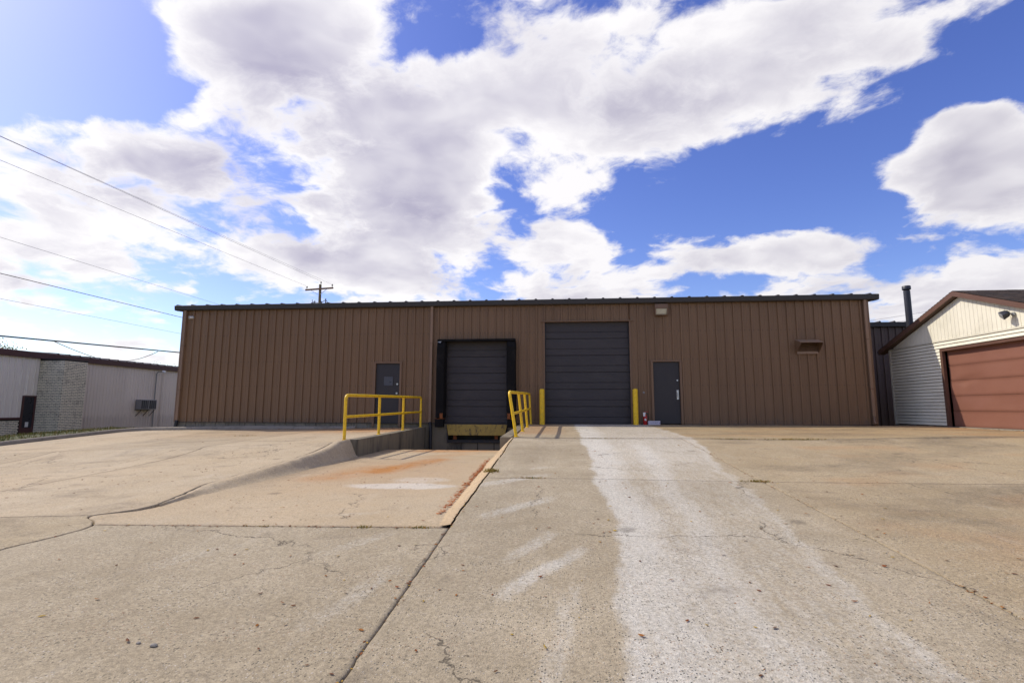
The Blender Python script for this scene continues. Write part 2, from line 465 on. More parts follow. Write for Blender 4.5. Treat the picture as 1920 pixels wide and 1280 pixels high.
def concrete_mat(name, base, worn, warm, speck=1.0, grain=1.0):
    """old broom-finished concrete; mesh attributes carry the drifts of cement dust, rust run-off and soil"""
    m, nt, b = new_mat(name)
    geo = N(nt, 'ShaderNodeNewGeometry')
    pos = geo.outputs['Position']
    at = {}
    for k in ('dust', 'rust', 'soil', 'warm'):
        a = N(nt, 'ShaderNodeAttribute', attribute_name=k)
        at[k] = a.outputs['Fac']
    big = NOISE(nt, pos, 0.55, 5, 0.6)
    mid = NOISE(nt, pos, 3.2, 6, 0.65)
    fine = NOISE(nt, pos, 38.0, 4, 0.75)
    grit = NOISE(nt, pos, 150.0, 2, 0.6)
    oi = N(nt, 'ShaderNodeObjectInfo')
    f = M(nt, 'ADD', M(nt, 'MULTIPLY_ADD', big, 1.3, -0.65), M(nt, 'MULTIPLY', mid, 0.95), clamp=True)
    cc = MIX(nt, f, base, worn)
    cc = MIX(nt, M(nt, 'MULTIPLY', at['warm'], 0.9), cc, warm)
    # cement dust first breaks up along the brushed grain
    brk = NOISE(nt, VM(nt, 'MULTIPLY', pos, (5.0, 0.8, 1)), 3.0, 5, 0.72)
    brk2 = NOISE(nt, pos, 26.0, 4, 0.7)
    dm = M(nt, 'ADD', at['dust'], M(nt, 'ADD', M(nt, 'MULTIPLY_ADD', brk, 0.75, -0.375), M(nt, 'MULTIPLY_ADD', brk2, 0.8, -0.40)))
    dm = M(nt, 'MULTIPLY', MR(nt, dm, 0.10, 1.05), MR(nt, at['dust'], 0.02, 0.18))
    cc = MIX(nt, M(nt, 'MULTIPLY', dm, 0.66), cc, (0.64, 0.62, 0.56))
    rn = M(nt, 'MULTIPLY', at['rust'], M(nt, 'MULTIPLY_ADD', mid, 1.7, -0.1, clamp=True))
    cc = MIX(nt, rn, cc, (0.42, 0.19, 0.055))
    k = M(nt, 'ADD', MR(nt, fine, 0.34, 0.66, 1 - 0.20 * speck, 1 + 0.17 * speck), MR(nt, grit, 0.3, 0.7, -0.20 * speck, 0.20 * speck))
    k = M(nt, 'MULTIPLY', k, M(nt, 'MULTIPLY_ADD', oi.outputs['Random'], 0.15, 0.925))
    cc = VM(nt, 'SCALE', cc, scale=k)
    # exposed aggregate: dark pits, pale and tan stones
    v = N(nt, 'ShaderNodeTexVoronoi', feature='F1')
    put(nt, v.inputs['Vector'], VM(nt, 'MULTIPLY', pos, (1, 1, 0.3)))
    v.inputs['Scale'].default_value = 62.0
    vc = SEP(nt, v.outputs['Color'])
    stone = MR(nt, v.outputs['Distance'], 0.42, 0.22)
    expo = M(nt, 'MULTIPLY', stone, MR(nt, mid, 0.32, 0.62))
    pit = M(nt, 'MULTIPLY', expo, MR(nt, vc[0], 0.70, 0.74))
    cc = MIX(nt, M(nt, 'MULTIPLY', pit, 0.85 * speck), cc, (0.075, 0.08, 0.062))
    pale = M(nt, 'MULTIPLY', expo, MR(nt, vc[1], 0.80, 0.84))
    cc = MIX(nt, M(nt, 'MULTIPLY', pale, 0.75 * speck), cc, (0.60, 0.54, 0.46))
    tan = M(nt, 'MULTIPLY', expo, MR(nt, vc[2], 0.84, 0.88))
    cc = MIX(nt, M(nt, 'MULTIPLY', tan, 0.6 * speck), cc, (0.34, 0.20, 0.11))
    # soil in the joints, stains and blotches
    sn = M(nt, 'MULTIPLY', at['soil'], M(nt, 'MULTIPLY_ADD', NOISE(nt, pos, 9, 4, 0.7), 2.2, -0.45, clamp=True))
    cc = MIX(nt, sn, cc, (0.085, 0.068, 0.05))
    bl = MR(nt, NOISE(nt, pos, 1.7, 5, 0.7, 0.8), 0.56, 0.74)
    cc = MIX(nt, M(nt, 'MULTIPLY', bl, 0.38), cc, (0.16, 0.13, 0.095))
    # scuffs that run with the traffic, old oil drips, hairline cracks
    scf = MR(nt, NOISE(nt, VM(nt, 'MULTIPLY', pos, (2.6, 0.45, 1)), 1.6, 4, 0.68, 0.5), 0.55, 0.75)
    cc = MIX(nt, M(nt, 'MULTIPLY', scf, 0.22), cc, (0.50, 0.44, 0.35))
    dv = N(nt, 'ShaderNodeTexVoronoi', feature='F1')
    put(nt, dv.inputs['Vector'], VM(nt, 'ADD', VM(nt, 'MULTIPLY', pos, (1, 1, 0)), VM(nt, 'SCALE', NOISE(nt, pos, 7, 2, 0.6, 0, 1), scale=0.10)))
    dv.inputs['Scale'].default_value = 1.1
    drp = M(nt, 'MULTIPLY', MR(nt, dv.outputs['Distance'], 0.14, 0.05), MR(nt, SEP(nt, dv.outputs['Color'])[0], 0.62, 0.66))
    cc = MIX(nt, M(nt, 'MULTIPLY', drp, 0.42), cc, (0.07, 0.055, 0.04))
    cv = N(nt, 'ShaderNodeTexVoronoi', feature='DISTANCE_TO_EDGE')
    put(nt, cv.inputs['Vector'], VM(nt, 'ADD', VM(nt, 'MULTIPLY', pos, (1, 1, 0)), VM(nt, 'SCALE', NOISE(nt, pos, 2.2, 5, 0.65, 0, 1), scale=0.55)))
    cv.inputs['Scale'].default_value = 0.33
    hair = M(nt, 'MULTIPLY', MR(nt, cv.outputs['Distance'], 0.0036, 0.0012), MR(nt, NOISE(nt, pos, 0.6, 3, 0.5), 0.46, 0.54))
    cc = MIX(nt, M(nt, 'MULTIPLY', hair, 0.7), cc, (0.06, 0.048, 0.035))
    put(nt, b.inputs['Base Color'], cc)
    b.inputs['Roughness'].default_value = 0.92
    b.inputs['Specular IOR Level'].default_value = 0.25
    h = M(nt, 'ADD', M(nt, 'MULTIPLY', fine, 0.5), M(nt, 'MULTIPLY', grit, 0.35))
    h = M(nt, 'SUBTRACT', h, M(nt, 'MULTIPLY', pit, 0.7))
    h = M(nt, 'ADD', h, M(nt, 'MULTIPLY', pale, 0.3))
    bump(nt, b, h, 0.75 * grain, 0.012)
    return m
MAT['conc'] = concrete_mat('yard_concrete', (0.285, 0.229, 0.148), (0.485, 0.41, 0.292), (0.365, 0.268, 0.142))
MAT['conc_smooth'] = concrete_mat('smooth_concrete', (0.35, 0.283, 0.19), (0.50, 0.425, 0.31), (0.49, 0.355, 0.205), 0.75, 0.8)
MAT['conc_wall'] = plain('stained_concrete_wall', (0.20, 0.168, 0.115), 0.9, var=0.25, scale=3, stretch=(2, 2, 0.5), dirt=(0.06, 0.055, 0.04), dirt_amt=0.85, dirt_scale=1.1, bstr=0.35, bscale=40)
MAT['block'] = plain('grey_concrete_block', (0.25, 0.22, 0.17), 0.9, var=0.2, scale=6, stretch=(3, 3, 0.6), dirt=(0.09, 0.075, 0.05), dirt_amt=0.6, dirt_scale=2.5, tint=0.12, bstr=0.4, bscale=60)
MAT['kerb'] = plain('kerb_concrete', (0.27, 0.235, 0.19), 0.92, var=0.25, scale=4, dirt=(0.10, 0.085, 0.065), dirt_amt=0.6, dirt_scale=2.5, bstr=0.5, bscale=50)
MAT['joint'] = plain('joint_soil', (0.022, 0.017, 0.012), 0.95, var=0.5, scale=12, bstr=0.6, bscale=30)

def ground_mat():
    m, nt, b = new_mat('lawn_soil')
    geo = N(nt, 'ShaderNodeNewGeometry')
    p = geo.outputs['Position']
    n1 = NOISE(nt, p, 0.5, 6, 0.65)
    n2 = NOISE(nt, p, 14, 4, 0.6)
    cc = MIX(nt, MR(nt, n1, 0.35, 0.65), (0.055, 0.072, 0.022), (0.11, 0.095, 0.045))
    put(nt, b.inputs['Base Color'], VM(nt, 'SCALE', cc, scale=M(nt, 'MULTIPLY_ADD', n2, 0.8, 0.6)))
    b.inputs['Roughness'].default_value = 0.95
    bump(nt, b, n2, 0.5, 0.04)
    return m
MAT['ground'] = ground_mat()

def leaf_mat(name, stops, trans=0.25):
    """each leaf carries a number 'tone' that picks its colour"""
    m, nt, b = new_mat(name)
    a = N(nt, 'ShaderNodeAttribute', attribute_name='tone')
    rp = N(nt, 'ShaderNodeValToRGB')
    cr = rp.color_ramp
    for i, c in enumerate(stops):
        el = cr.elements[i] if i < 2 else cr.elements.new(1.0)
        el.position = i / (len(stops) - 1)
    for i, c in enumerate(stops):
        cr.elements[i].position = i / (len(stops) - 1)
        cr.elements[i].color = (*c, 1)
    put(nt, rp.inputs[0], a.outputs['Fac'])
    put(nt, b.inputs['Base Color'], rp.outputs[0])
    b.inputs['Roughness'].default_value = 0.7
    b.inputs['Specular IOR Level'].default_value = 0.2
    tr = N(nt, 'ShaderNodeBsdfTranslucent')
    put(nt, tr.inputs[0], rp.outputs[0])
    mx = N(nt, 'ShaderNodeMixShader')
    mx.inputs[0].default_value = trans
    out = [n for n in nt.nodes if n.type == 'OUTPUT_MATERIAL'][0]
    nt.links.new(b.outputs[0], mx.inputs[1])
    nt.links.new(tr.outputs[0], mx.inputs[2])
    nt.links.new(mx.outputs[0], out.inputs[0])
    return m
MAT['fallen'] = leaf_mat('fallen_leaf', [(0.10, 0.045, 0.02), (0.22, 0.07, 0.02), (0.30, 0.12, 0.025), (0.42, 0.27, 0.03), (0.40, 0.33, 0.20)], 0.15)
MAT['litter'] = leaf_mat('russet_leaf_litter', [(0.26, 0.07, 0.02), (0.46, 0.13, 0.035), (0.40, 0.15, 0.05), (0.55, 0.22, 0.08)], 0.15)
MAT['grass'] = leaf_mat('grass_blade', [(0.05, 0.075, 0.018), (0.10, 0.11, 0.03), (0.17, 0.14, 0.055), (0.24, 0.18, 0.09)], 0.3)
MAT['weed'] = leaf_mat('weed_blade', [(0.11, 0.13, 0.03), (0.24, 0.20, 0.045), (0.34, 0.22, 0.06), (0.30, 0.14, 0.04)], 0.3)
MAT['tree_leaf'] = leaf_mat('autumn_tree_leaf', [(0.07, 0.095, 0.018), (0.13, 0.14, 0.02), (0.23, 0.18, 0.025)], 0.35)

def tone_mesh(name, verts, faces, tones, mat, parent=None):
    me = bpy.data.meshes.new(name)
    off = root_offset(parent)
    me.from_pydata([(x - off.x, y - off.y, z - off.z) for x, y, z in verts], [], faces)
    a = me.attributes.new('tone', 'FLOAT', 'FACE')
    a.data.foreach_set('value', np.asarray(tones, dtype=np.float32))
    me.materials.append(mat)
    o = bpy.data.objects.new(name, me)
    col.objects.link(o)
    o.parent = parent
    return o

# ------------------------------------------------------------------ the lie of the yard
WALL_Y = 18.74
PAD_Y = 12.35            # front edge of the level apron
SLOPE = 0.066            # the drive falls towards the street
PIT_Y = 5.15             # where the truck well leaves the drive
PIT_L, PIT_R = -4.9, -1.08

def z_right(x, y):
    """apron and drive right of the truck well"""
    x, y = np.asarray(x, float), np.asarray(y, float)
    s = lerp(0.020, 0.004, sstep(5, 11, x))
    pad = -0.015 - s * (WALL_Y - y)
    edge = -0.015 - s * (WALL_Y - PAD_Y)
    ramp = edge - SLOPE * (PAD_Y - y)
    k = 0.30
    t = np.clip((y - PAD_Y) / k, -1, 1)
    bl = 0.25 * k * (1 - np.abs(t)) ** 2 * (SLOPE - s)      # soft brow
    return np.where(y > PAD_Y, pad, ramp) - bl + 0.006 * np.sin(x * 1.3 + 1) * np.sin(y * 0.9)

def z_left(x, y):
    x, y = np.asarray(x, float), np.asarray(y, float)
    zw = -0.17 - 0.013 * np.maximum(0, -6 - x)
    ze = -0.24 - 0.040 * np.maximum(0, -5 - x)
    Y0 = 11.7
    pad = lerp(ze, zw, np.clip((y - Y0) / (WALL_Y - Y0), 0, 1))
    d = np.maximum(Y0 - y, 0)
    ramp = ze - 0.15 * (1 - np.exp(-d / 0.8)) - 0.042 * d
    return np.where(y > Y0, pad, ramp) + 0.008 * np.sin(x * 0.9) * np.sin(y * 0.7 + 1)

def z_mid(x, y):
    """drive in front of the truck well, then the well's floor"""
    x, y = np.asarray(x, float), np.asarray(y, float)
    zr = z_right(-1.08, y)
    zl = z_left(-4.9, y)
    drive = lerp(zl, zr, np.clip((x + 4.9) / 3.8, 0, 1))
    z5 = lerp(z_left(-4.9, PIT_Y), z_right(-1.08, PIT_Y), np.clip((x + 4.9) / 3.8, 0, 1))
    flo = z5 + (-0.63 - z5) * sstep(5.1, 7.5, y)
    flo = flo - 0.62 * np.clip((y - 14.6) / 4.1, 0, 1) ** 1.15
    return np.where(y < PIT_Y, drive, flo)

# ------------------------------------------------------------------ drifts of dust, rust and soil on the slabs
def seg_d(x, y, a, b):
    ax, ay = a; bx, by = b
    dx, dy = bx - ax, by - ay
    t = np.clip(((x - ax) * dx + (y - ay) * dy) / (dx * dx + dy * dy), 0, 1)
    return np.hypot(x - ax - t * dx, y - ay - t * dy), t

def vnoise(x, y, seed=0):
    """cheap smooth value noise"""
    def h(i, j):
        n = np.sin(i * 127.1 + j * 311.7 + seed * 74.7) * 43758.5453
        return n - np.floor(n)
    i, j = np.floor(x), np.floor(y)
    fx, fy = x - i, y - j
    fx, fy = fx * fx * (3 - 2 * fx), fy * fy * (3 - 2 * fy)
    return lerp(lerp(h(i, j), h(i + 1, j), fx), lerp(h(i, j + 1), h(i + 1, j + 1), fx), fy)

def fbm(x, y, seed=0, oct=4):
    s, a, t = 0, 0.5, 0
    for k in range(oct):
        s = s + a * vnoise(x * 2 ** k, y * 2 ** k, seed + k)
        t += a
        a *= 0.55
    return s / t

SMEARS = [((-0.80, 5.62), (-0.14, 6.45), 0.12, 0.62), ((-0.44, 4.32), (-0.12, 5.08), 0.085, 0.55), ((-0.34, 3.72), (0.14, 4.66), 0.10, 0.68),
          ((-1.52, 3.2), (-1.30, 4.0), 0.11, 0.42), ((-1.18, 7.0), (-0.2, 7.9), 0.13, 0.58), ((-0.45, 8.3), (-0.1, 8.55), 0.10, 0.42),
          ((-2.0, 4.4), (-1.6, 5.0), 0.12, 0.36), ((-3.3, 3.9), (-2.9, 4.6), 0.14, 0.28), ((-0.1, 2.2), (0.16, 3.9), 0.085, 0.46),
          ((-2.6, 5.7), (-2.0, 5.95), 0.10, 0.34)]

def stains(x, y, where):
    dust = np.zeros_like(x); rust = np.zeros_like(x); soil = np.zeros_like(x); warm = np.zeros_like(x)
    wx = x + 0.10 * (fbm(x * 2.1, y * 1.4, 3) - 0.5) + 0.22 * (fbm(x * 0.7, y * 0.55, 5) - 0.5)
    wy = y + 0.3 * (fbm(x * 1.7, y * 1.7, 9) - 0.5)
    jag = 0.14 * (fbm(y * 3.1, y * 0 + 2.0, 13, 5) - 0.5)
    if where == 'right':
        ys = [-2, 2.6, 3.7, 4.9, 7.3, 11.9, 12.5]
        L = np.interp(wy, ys, [0.36, 0.38, 0.43, 0.48, 0.50, 0.50, 0.52]) + jag
        Rr = np.interp(wy, [-2, 2.6, 3.2, 3.8, 4.5, 5.8, 7.5, 9.5, 12.2, 12.6], [2.0, 1.97, 1.95, 1.98, 2.05, 2.25, 2.45, 2.68, 3.05, 3.1]) + 1.6 * jag
        inside = sstep(-0.07, 0.07, wx - L) * sstep(-0.08, 0.08, Rr - wx)
        dust += 0.38 * inside
        dust += 0.48 * sstep(-0.05, 0.05, wx - L) * sstep(0.70, 0.25, wx - L) * (0.55 + 0.9 * fbm(x * 1.5, y * 0.5, 17))
        c2 = np.interp(wy, [2, 2.7, 4.3, 5.7, 9.8, 12], [1.10, 1.12, 1.20, 1.36, 1.62, 1.75])
        dust += 0.34 * np.exp(-((wx - c2) / 0.17) ** 2) * sstep(12.3, 10.5, wy)
        dust += 0.30 * np.exp(-((Rr - wx - 0.06) / 0.07) ** 2) * fbm(x * 0.4, y * 1.1, 19)
        dust += 0.22 * inside * sstep(7.5, 10, wy)
        warm += 0.55 * sstep(2.2, 3.2, x) + 0.2 * sstep(3, 9, x) * sstep(5, 11, y) + 0.35 * sstep(PAD_Y, PAD_Y + .4, y)
        warm += 0.35 * sstep(8, 13, x)
        soil += 0.42 * sstep(0.46, 0.72, fbm(x * 0.8, y * 1.5, 33, 5)) * sstep(2.6, 3.4, x)
        rust += 0.30 * sstep(0.5, 0.75, fbm(x * 0.5 + 7, y * 0.9, 35, 4)) * sstep(2.6, 3.6, x)
        rust += 0.5 * sstep(9, 12, x) * sstep(9, 13, y) * fbm(x * .8, y * .8, 22)
        rust += 0.25 * sstep(12.6, 13.6, y) * fbm(x * 0.9, y * 1.2, 31) * sstep(4, 8, x)
        rust += 0.45 * sstep(13, 14, y) * sstep(0.6, -0.6, x)
        for k, xc in enumerate((4.3, 5.85, -0.55, 8.4)):       # rubber lanes left by turning trucks
            xl = xc + 0.05 * (y - 8) + 0.012 * (y - 8) ** 2 * (1 if k % 2 else 0.8)
            soil += 0.20 * np.exp(-((x - xl) / 0.16) ** 2) * fbm(x * 2, y * 0.5, 50 + k)
        soil += 0.55 * sstep(0.35, 0.0, np.abs(y - PAD_Y)) * (0.4 + fbm(x * 1.1, y * 1.1, 40))
        soil += 0.6 * sstep(WALL_Y - 0.35, WALL_Y - 0.02, y)
        soil += 0.25 * sstep(0.5, 0.75, fbm(x * 0.6, y * 0.9, 61)) * sstep(9, 12, y)
    if where in ('right', 'mid', 'well'):
        for a, b, w, amp in SMEARS:
            d, t = seg_d(wx, wy, a, b)
            dust += amp * sstep(w * 1.5, w * 0.35, d) * (0.65 + 0.35 * np.sin(np.pi * t))
    if where == 'well':
        warm += 0.42 + 0.5 * (fbm(x * 0.8, y * 0.8, 71) - 0.5)
        e = np.hypot((wx + 2.42) / 0.98, (wy - 7.85) / 0.38)
        dust += 0.95 * sstep(1.15, 0.6, e)
        e = np.hypot((wx + 2.3) / 0.55, (wy - 8.55) / 0.4)
        dust += 0.6 * sstep(1.3, 0.5, e)
        for a, b, w, amp in (((-3.3, 9.6), (-2.75, 11.9), 0.38, 0.72), ((-3.9, 8.6), (-3.5, 10.2), 0.5, 0.42), ((-3.6, 14.2), (-2.2, 14.6), 0.6, 0.6), ((-3.0, 12.6), (-2.5, 13.4), 0.45, 0.3)):
            d, t = seg_d(wx, wy, a, b)
            rust += 1.25 * amp * sstep(w * 1.4, 0.0, d)
        rust += 0.26 * sstep(2.2, 0.4, np.hypot((x + 3.3) / 1.2, (y - 9.8) / 1.6)) + 0.22 * sstep(13.2, 14.2, y)
        soil += 0.45 * sstep(0.5, 0.0, np.abs(x + 4.75)) * sstep(6.5, 9, y)
        soil += 0.5 * sstep(0.12, 0.0, np.abs(y - PIT_Y))
    if where == 'left':
        for k, xc in enumerate((-6.6, -8.2, -10.5)):
            xl = xc - 0.02 * (y - 10) ** 2
            soil += 0.18 * np.exp(-((x - xl) / 0.18) ** 2) * fbm(x * 2, y * 0.5, 57 + k)
        warm += 0.30 + 0.4 * (fbm(x * 0.5, y * 0.5, 81) - 0.5)
        rust += 0.75 * sstep(2.6, 0.3, np.hypot((x + 6.0) / 1.3, (y - 17.4) / 0.8)) + 0.3 * sstep(3.5, 0.3, np.hypot((x + 8.0) / 2.2, (y - 17.0)))
        soil += 0.35 * sstep(WALL_Y - 0.9, WALL_Y - 0.3, y)
        soil += 0.4 * sstep(0.55, 0.8, fbm(x * 1.3, y * 2.6, 91, 5))
        dust += 0.25 * sstep(0.7, 0.0, np.hypot((x + 5.6) / 1.2, (y - 8.0) / 1.2))
    return dust, rust, np.clip(soil, 0, 1), np.clip(warm, 0, 1)

# ------------------------------------------------------------------ slabs, cast one by one with open joints
def wig(seed, c, amp=0.012):
    c = np.asarray(c, float)
    return amp * ((fbm(c * 0.9, c * 0 + seed * 3.7, seed) - 0.5) * 2.2 + (fbm(c * 7.0, c * 0 + seed, seed + 5) - 0.5) * 1.3)

def xs_joint(x0, seed, amp=0.012, kink=None):
    def f(y):
        v = x0 + wig(seed, y, amp)
        return v + kink(np.asarray(y, float)) if kink else v
    return f

def ys_joint(y0, seed, amp=0.012, tilt=0.0):
    return lambda x: y0 + wig(seed + 50, x, amp) + tilt * np.asarray(x, float)

def grid_mesh(name, X, Y, Z, mat, att, parent):
    ny, nx = X.shape
    me = bpy.data.meshes.new(name)
    V = np.stack([X, Y, Z], -1).reshape(-1, 3)
    idx = np.arange(ny * nx).reshape(ny, nx)
    Fq = np.stack([idx[:-1, :-1], idx[:-1, 1:], idx[1:, 1:], idx[1:, :-1]], -1).reshape(-1, 4)
    me.vertices.add(len(V))
    me.vertices.foreach_set('co', V.astype(np.float32).ravel())
    me.loops.add(Fq.size)
    me.loops.foreach_set('vertex_index', Fq.astype(np.int32).ravel())
    me.polygons.add(len(Fq))
    me.polygons.foreach_set('loop_start', np.arange(0, Fq.size, 4, dtype=np.int32))
    me.polygons.foreach_set('use_smooth', np.ones(len(Fq), dtype=bool))
    me.update(calc_edges=True)
    for k, v in zip(('dust', 'rust', 'soil', 'warm'), att):
        a = me.attributes.new(k, 'FLOAT', 'POINT')
        a.data.foreach_set('value', v.astype(np.float32).ravel())
    me.materials.append(mat)
    o = bpy.data.objects.new(name, me)
    col.objects.link(o)
    o.parent = parent
    return o

def slab(parent, xa, xb, ya, yb, zf, where, mat, res=0.06, gap=0.016, seed=0):
    gl, gr, gb, gt = gap if isinstance(gap, tuple) else (gap,) * 4
    """xa, xb: joint curves x(y); ya, yb: joint curves y(x)"""
    xm, ym = 0.5 * (float(xa(0)) + float(xb(0))), 0.5 * (float(ya(0)) + float(yb(0)))
    w, h = abs(float(xb(ym)) - float(xa(ym))), abs(float(yb(xm)) - float(ya(xm)))
    def stations(L):
        n = max(2, int(round((L - 0.08) / res)))
        inner = np.linspace(0.04, L - 0.04, n + 1)
        e = np.array([0.0, 0.0, 0.012])
        return np.concatenate([e, inner, L - e[::-1]]) / L
    S, T = np.meshgrid(stations(w), stations(h))
    Y = lerp(float(ya(xm)), float(yb(xm)), T)
    X = lerp(xa(Y), xb(Y), S)
    Y = lerp(ya(X), yb(X), T)
    X = lerp(xa(Y), xb(Y), S)
    # open the joint, with a ragged arris
    def rag(c, s, gap): return gap * 0.5 * (0.6 + 0.9 * fbm(c * 9.0, c * 0 + s, s, 4))
    X = X + rag(Y, seed + 1, gl) * (1 - sstep(0, 0.06 / w, S)) - rag(Y, seed + 2, gr) * sstep(1 - 0.06 / w, 1, S)
    Y = Y + rag(X, seed + 3, gb) * (1 - sstep(0, 0.06 / h, T)) - rag(X, seed + 4, gt) * sstep(1 - 0.06 / h, 1, T)
    Z = zf(X, Y)
    ny, nx = X.shape
    ring = np.zeros_like(Z)
    ring[1, :] = ring[-2, :] = 1; ring[:, 1] = 1; ring[:, -2] = 1
    Z = Z - 0.007 * ring
    out = np.zeros_like(Z, bool)
    out[0, :] = out[-1, :] = True; out[:, 0] = True; out[:, -1] = True
    Z = np.where(out, Z - 0.12, Z)
    att = list(stains(X, Y, where))
    ed = np.minimum(np.minimum(S, 1 - S) * w, np.minimum(T, 1 - T) * h)
    att[2] = np.clip(att[2] + 0.34 * (1 - sstep(0.0, 0.035, ed)), 0, 1)
    return grid_mesh('slab', X, Y, Z, mat, att, parent)

yard = bpy.data.objects.new('concrete_yard', None)
col.objects.link(yard)
tag(yard, kind='structure')

jL = xs_joint(PIT_R, 1, 0.015)
jLpad = xs_joint(-1.10, 1, 0.004)
j2, j3, j4, j5 = xs_joint(2.8, 2), xs_joint(6.95, 3), xs_joint(11.0, 4), xs_joint(15.2, 5)
yb0, yb1, yb2, ypad = ys_joint(-6, 6), ys_joint(1.75, 7), ys_joint(7.62, 8), ys_joint(PAD_Y, 9, 0.025)
ywall = ys_joint(WALL_Y - 0.01, 10, 0.002)
cols_r = [(jL, j2), (j2, j3), (j3, j4), (j4, j5)]
sd_ = 0
for ci, (a, b) in enumerate(cols_r):
    for ri, (c, d) in enumerate(((yb0, yb1), (yb1, yb2), (yb2, ypad))):
        sd_ += 11
        rs = 0.05 if (ci < 2 and ri == 1) else 0.07 if ci < 2 and ri else 0.14
        slab(yard, a, b, c, d, z_right, 'right', MAT['conc'], rs, (0.007 if ci == 0 else 0.013, 0.013, 0.007, 0.022 if ri == 2 else 0.007), sd_)
jp = xs_joint(8.6, 12)
for a, b in ((jLpad, jp), (jp, xs_joint(17.0, 13))):
    sd_ += 11
    slab(yard, a, b, ypad, ywall, z_right, 'right', MAT['conc'], 0.09, 0.022, sd_)
# drive in front of the well and the well's floor
def kink(y):
    return -0.35 * np.exp(-((y - 5.55) / 0.22) ** 2) + 0.10 * np.exp(-((y - 4.9) / 0.35) ** 2)
jK = xs_joint(-4.92, 14, 0.05, kink)
yp = ys_joint(PIT_Y, 15, 0.012, -0.004)
slab(yard, jK, jL, yb0, ys_joint(0.2, 16), z_mid, 'mid', MAT['conc'], 0.14, 0.016, 201)
slab(yard, jK, jL, ys_joint(0.2, 16), yp, z_mid, 'mid', MAT['conc'], 0.05, 0.007, 212)
# well floor runs under the sloped kerbs on both sides
yj = ys_joint(12.95, 17, 0.012)
def well_left(y):
    y = np.asarray(y, float)
    return lerp(jK(y), -4.98, sstep(6.3, 7.2, y))
slab(yard, well_left, xs_joint(-1.16, 19, 0.004), yp, yj, z_mid, 'well', MAT['conc_smooth'], 0.06, (0.012, 0.012, 0.012, 0.010), 223)
slab(yard, xs_joint(-4.98, 18, 0.004), xs_joint(-1.16, 19, 0.004), yj, ys_joint(WALL_Y - 0.02, 20, 0.002), z_mid, 'well', MAT['conc_smooth'], 0.10, 0.014, 234)
# yard on the left of the well
k1, k2, k3 = xs_joint(-8.35, 21), xs_joint(-12.2, 22), xs_joint(-16.0, 23, 0.004)
jT = xs_joint(-5.22, 24, 0.02)                 # back edge of the rolled kerb
def kerb_back(y):
    y = np.asarray(y, float)
    return lerp(jK(y), jT(y), sstep(6.0, 7.6, y))
yl0, yl1, yl2 = ys_joint(-6, 25), ys_joint(5.62, 26, 0.02, 0.006), ys_joint(11.72, 27, 0.02)
ylw = ys_joint(18.42, 28, 0.004)
for ci, (a, b) in enumerate(((k3, k2), (k2, k1), (k1, kerb_back))):
    for ri, (c, d) in enumerate(((yl0, yl1), (yl1, yl2), (yl2, ylw))):
        sd_ += 11
        slab(yard, a, b, c, d, z_left, 'left', MAT['conc_smooth'] if ri else MAT['conc'], 0.08 if ci == 2 else 0.12, (0.012, 0.034 if ci == 2 else 0.012, 0.014, 0.014), sd_)

# soil under the joints
def strip_sheet(name, zf, x0, x1, y0, y1, dz, mat, nx=60, ny=80, parent=None):
    X, Y = np.meshgrid(np.linspace(x0, x1, nx), np.linspace(y0, y1, ny))
    Z = zf(X, Y) - dz
    return grid_mesh(name, X, Y, Z, mat, [np.zeros_like(X)] * 4, parent)
strip_sheet('joint_soil', z_right, -1.07, 16.9, -5.9, 18.7, 0.045, MAT['joint'], parent=yard)
strip_sheet('joint_soil', z_mid, -4.9, -1.1, -5.9, 18.6, 0.045, MAT['joint'], parent=yard)
strip_sheet('joint_soil', z_left, -15.95, -4.8, -5.9, 5.4, 0.045, MAT['joint'], parent=yard)
strip_sheet('joint_soil', z_left, -15.95, -5.15, 5.3, 18.4, 0.045, MAT['joint'], parent=yard)

# sloped kerb on the right of the well: bottom edge creeps out as the drive climbs
ys_ = np.linspace(5.25, PAD_Y - 0.03, 90)
vv = np.linspace(0, 1, 15)
Yg, Vg = np.meshgrid(ys_, vv, indexing='ij')
top_z = z_right(-1.1, Yg) + 0.004
bot_z = z_mid(-1.5, Yg) - 0.02
hgt = np.maximum(top_z - bot_z, 0.0)
run = 0.20 + 0.72 * hgt
lip = sstep(0.0, 0.25, Vg)
Xg = jL(Yg) - 0.012 - run * Vg
Zg = top_z - hgt * (0.12 * lip + 0.88 * sstep(0.05, 1.02, Vg)) + 0.012 * (fbm(Yg * 3, Vg * 2, 5) - 0.5)
st_ = [0.10 * fbm(Yg, Vg * 3, 6), 0.15 * fbm(Yg * .7, Vg, 8), 0.4 * sstep(0.8, 1.0, Vg) + 0.35 * (1 - sstep(0, 0.08, Vg)), np.full_like(Yg, 0.75)]
kr = grid_mesh('kerb', Xg[:, ::-1], Yg[:, ::-1], Zg[:, ::-1], MAT['conc_smooth'], [a[:, ::-1] for a in st_], None)
tag(kr, kind='structure')
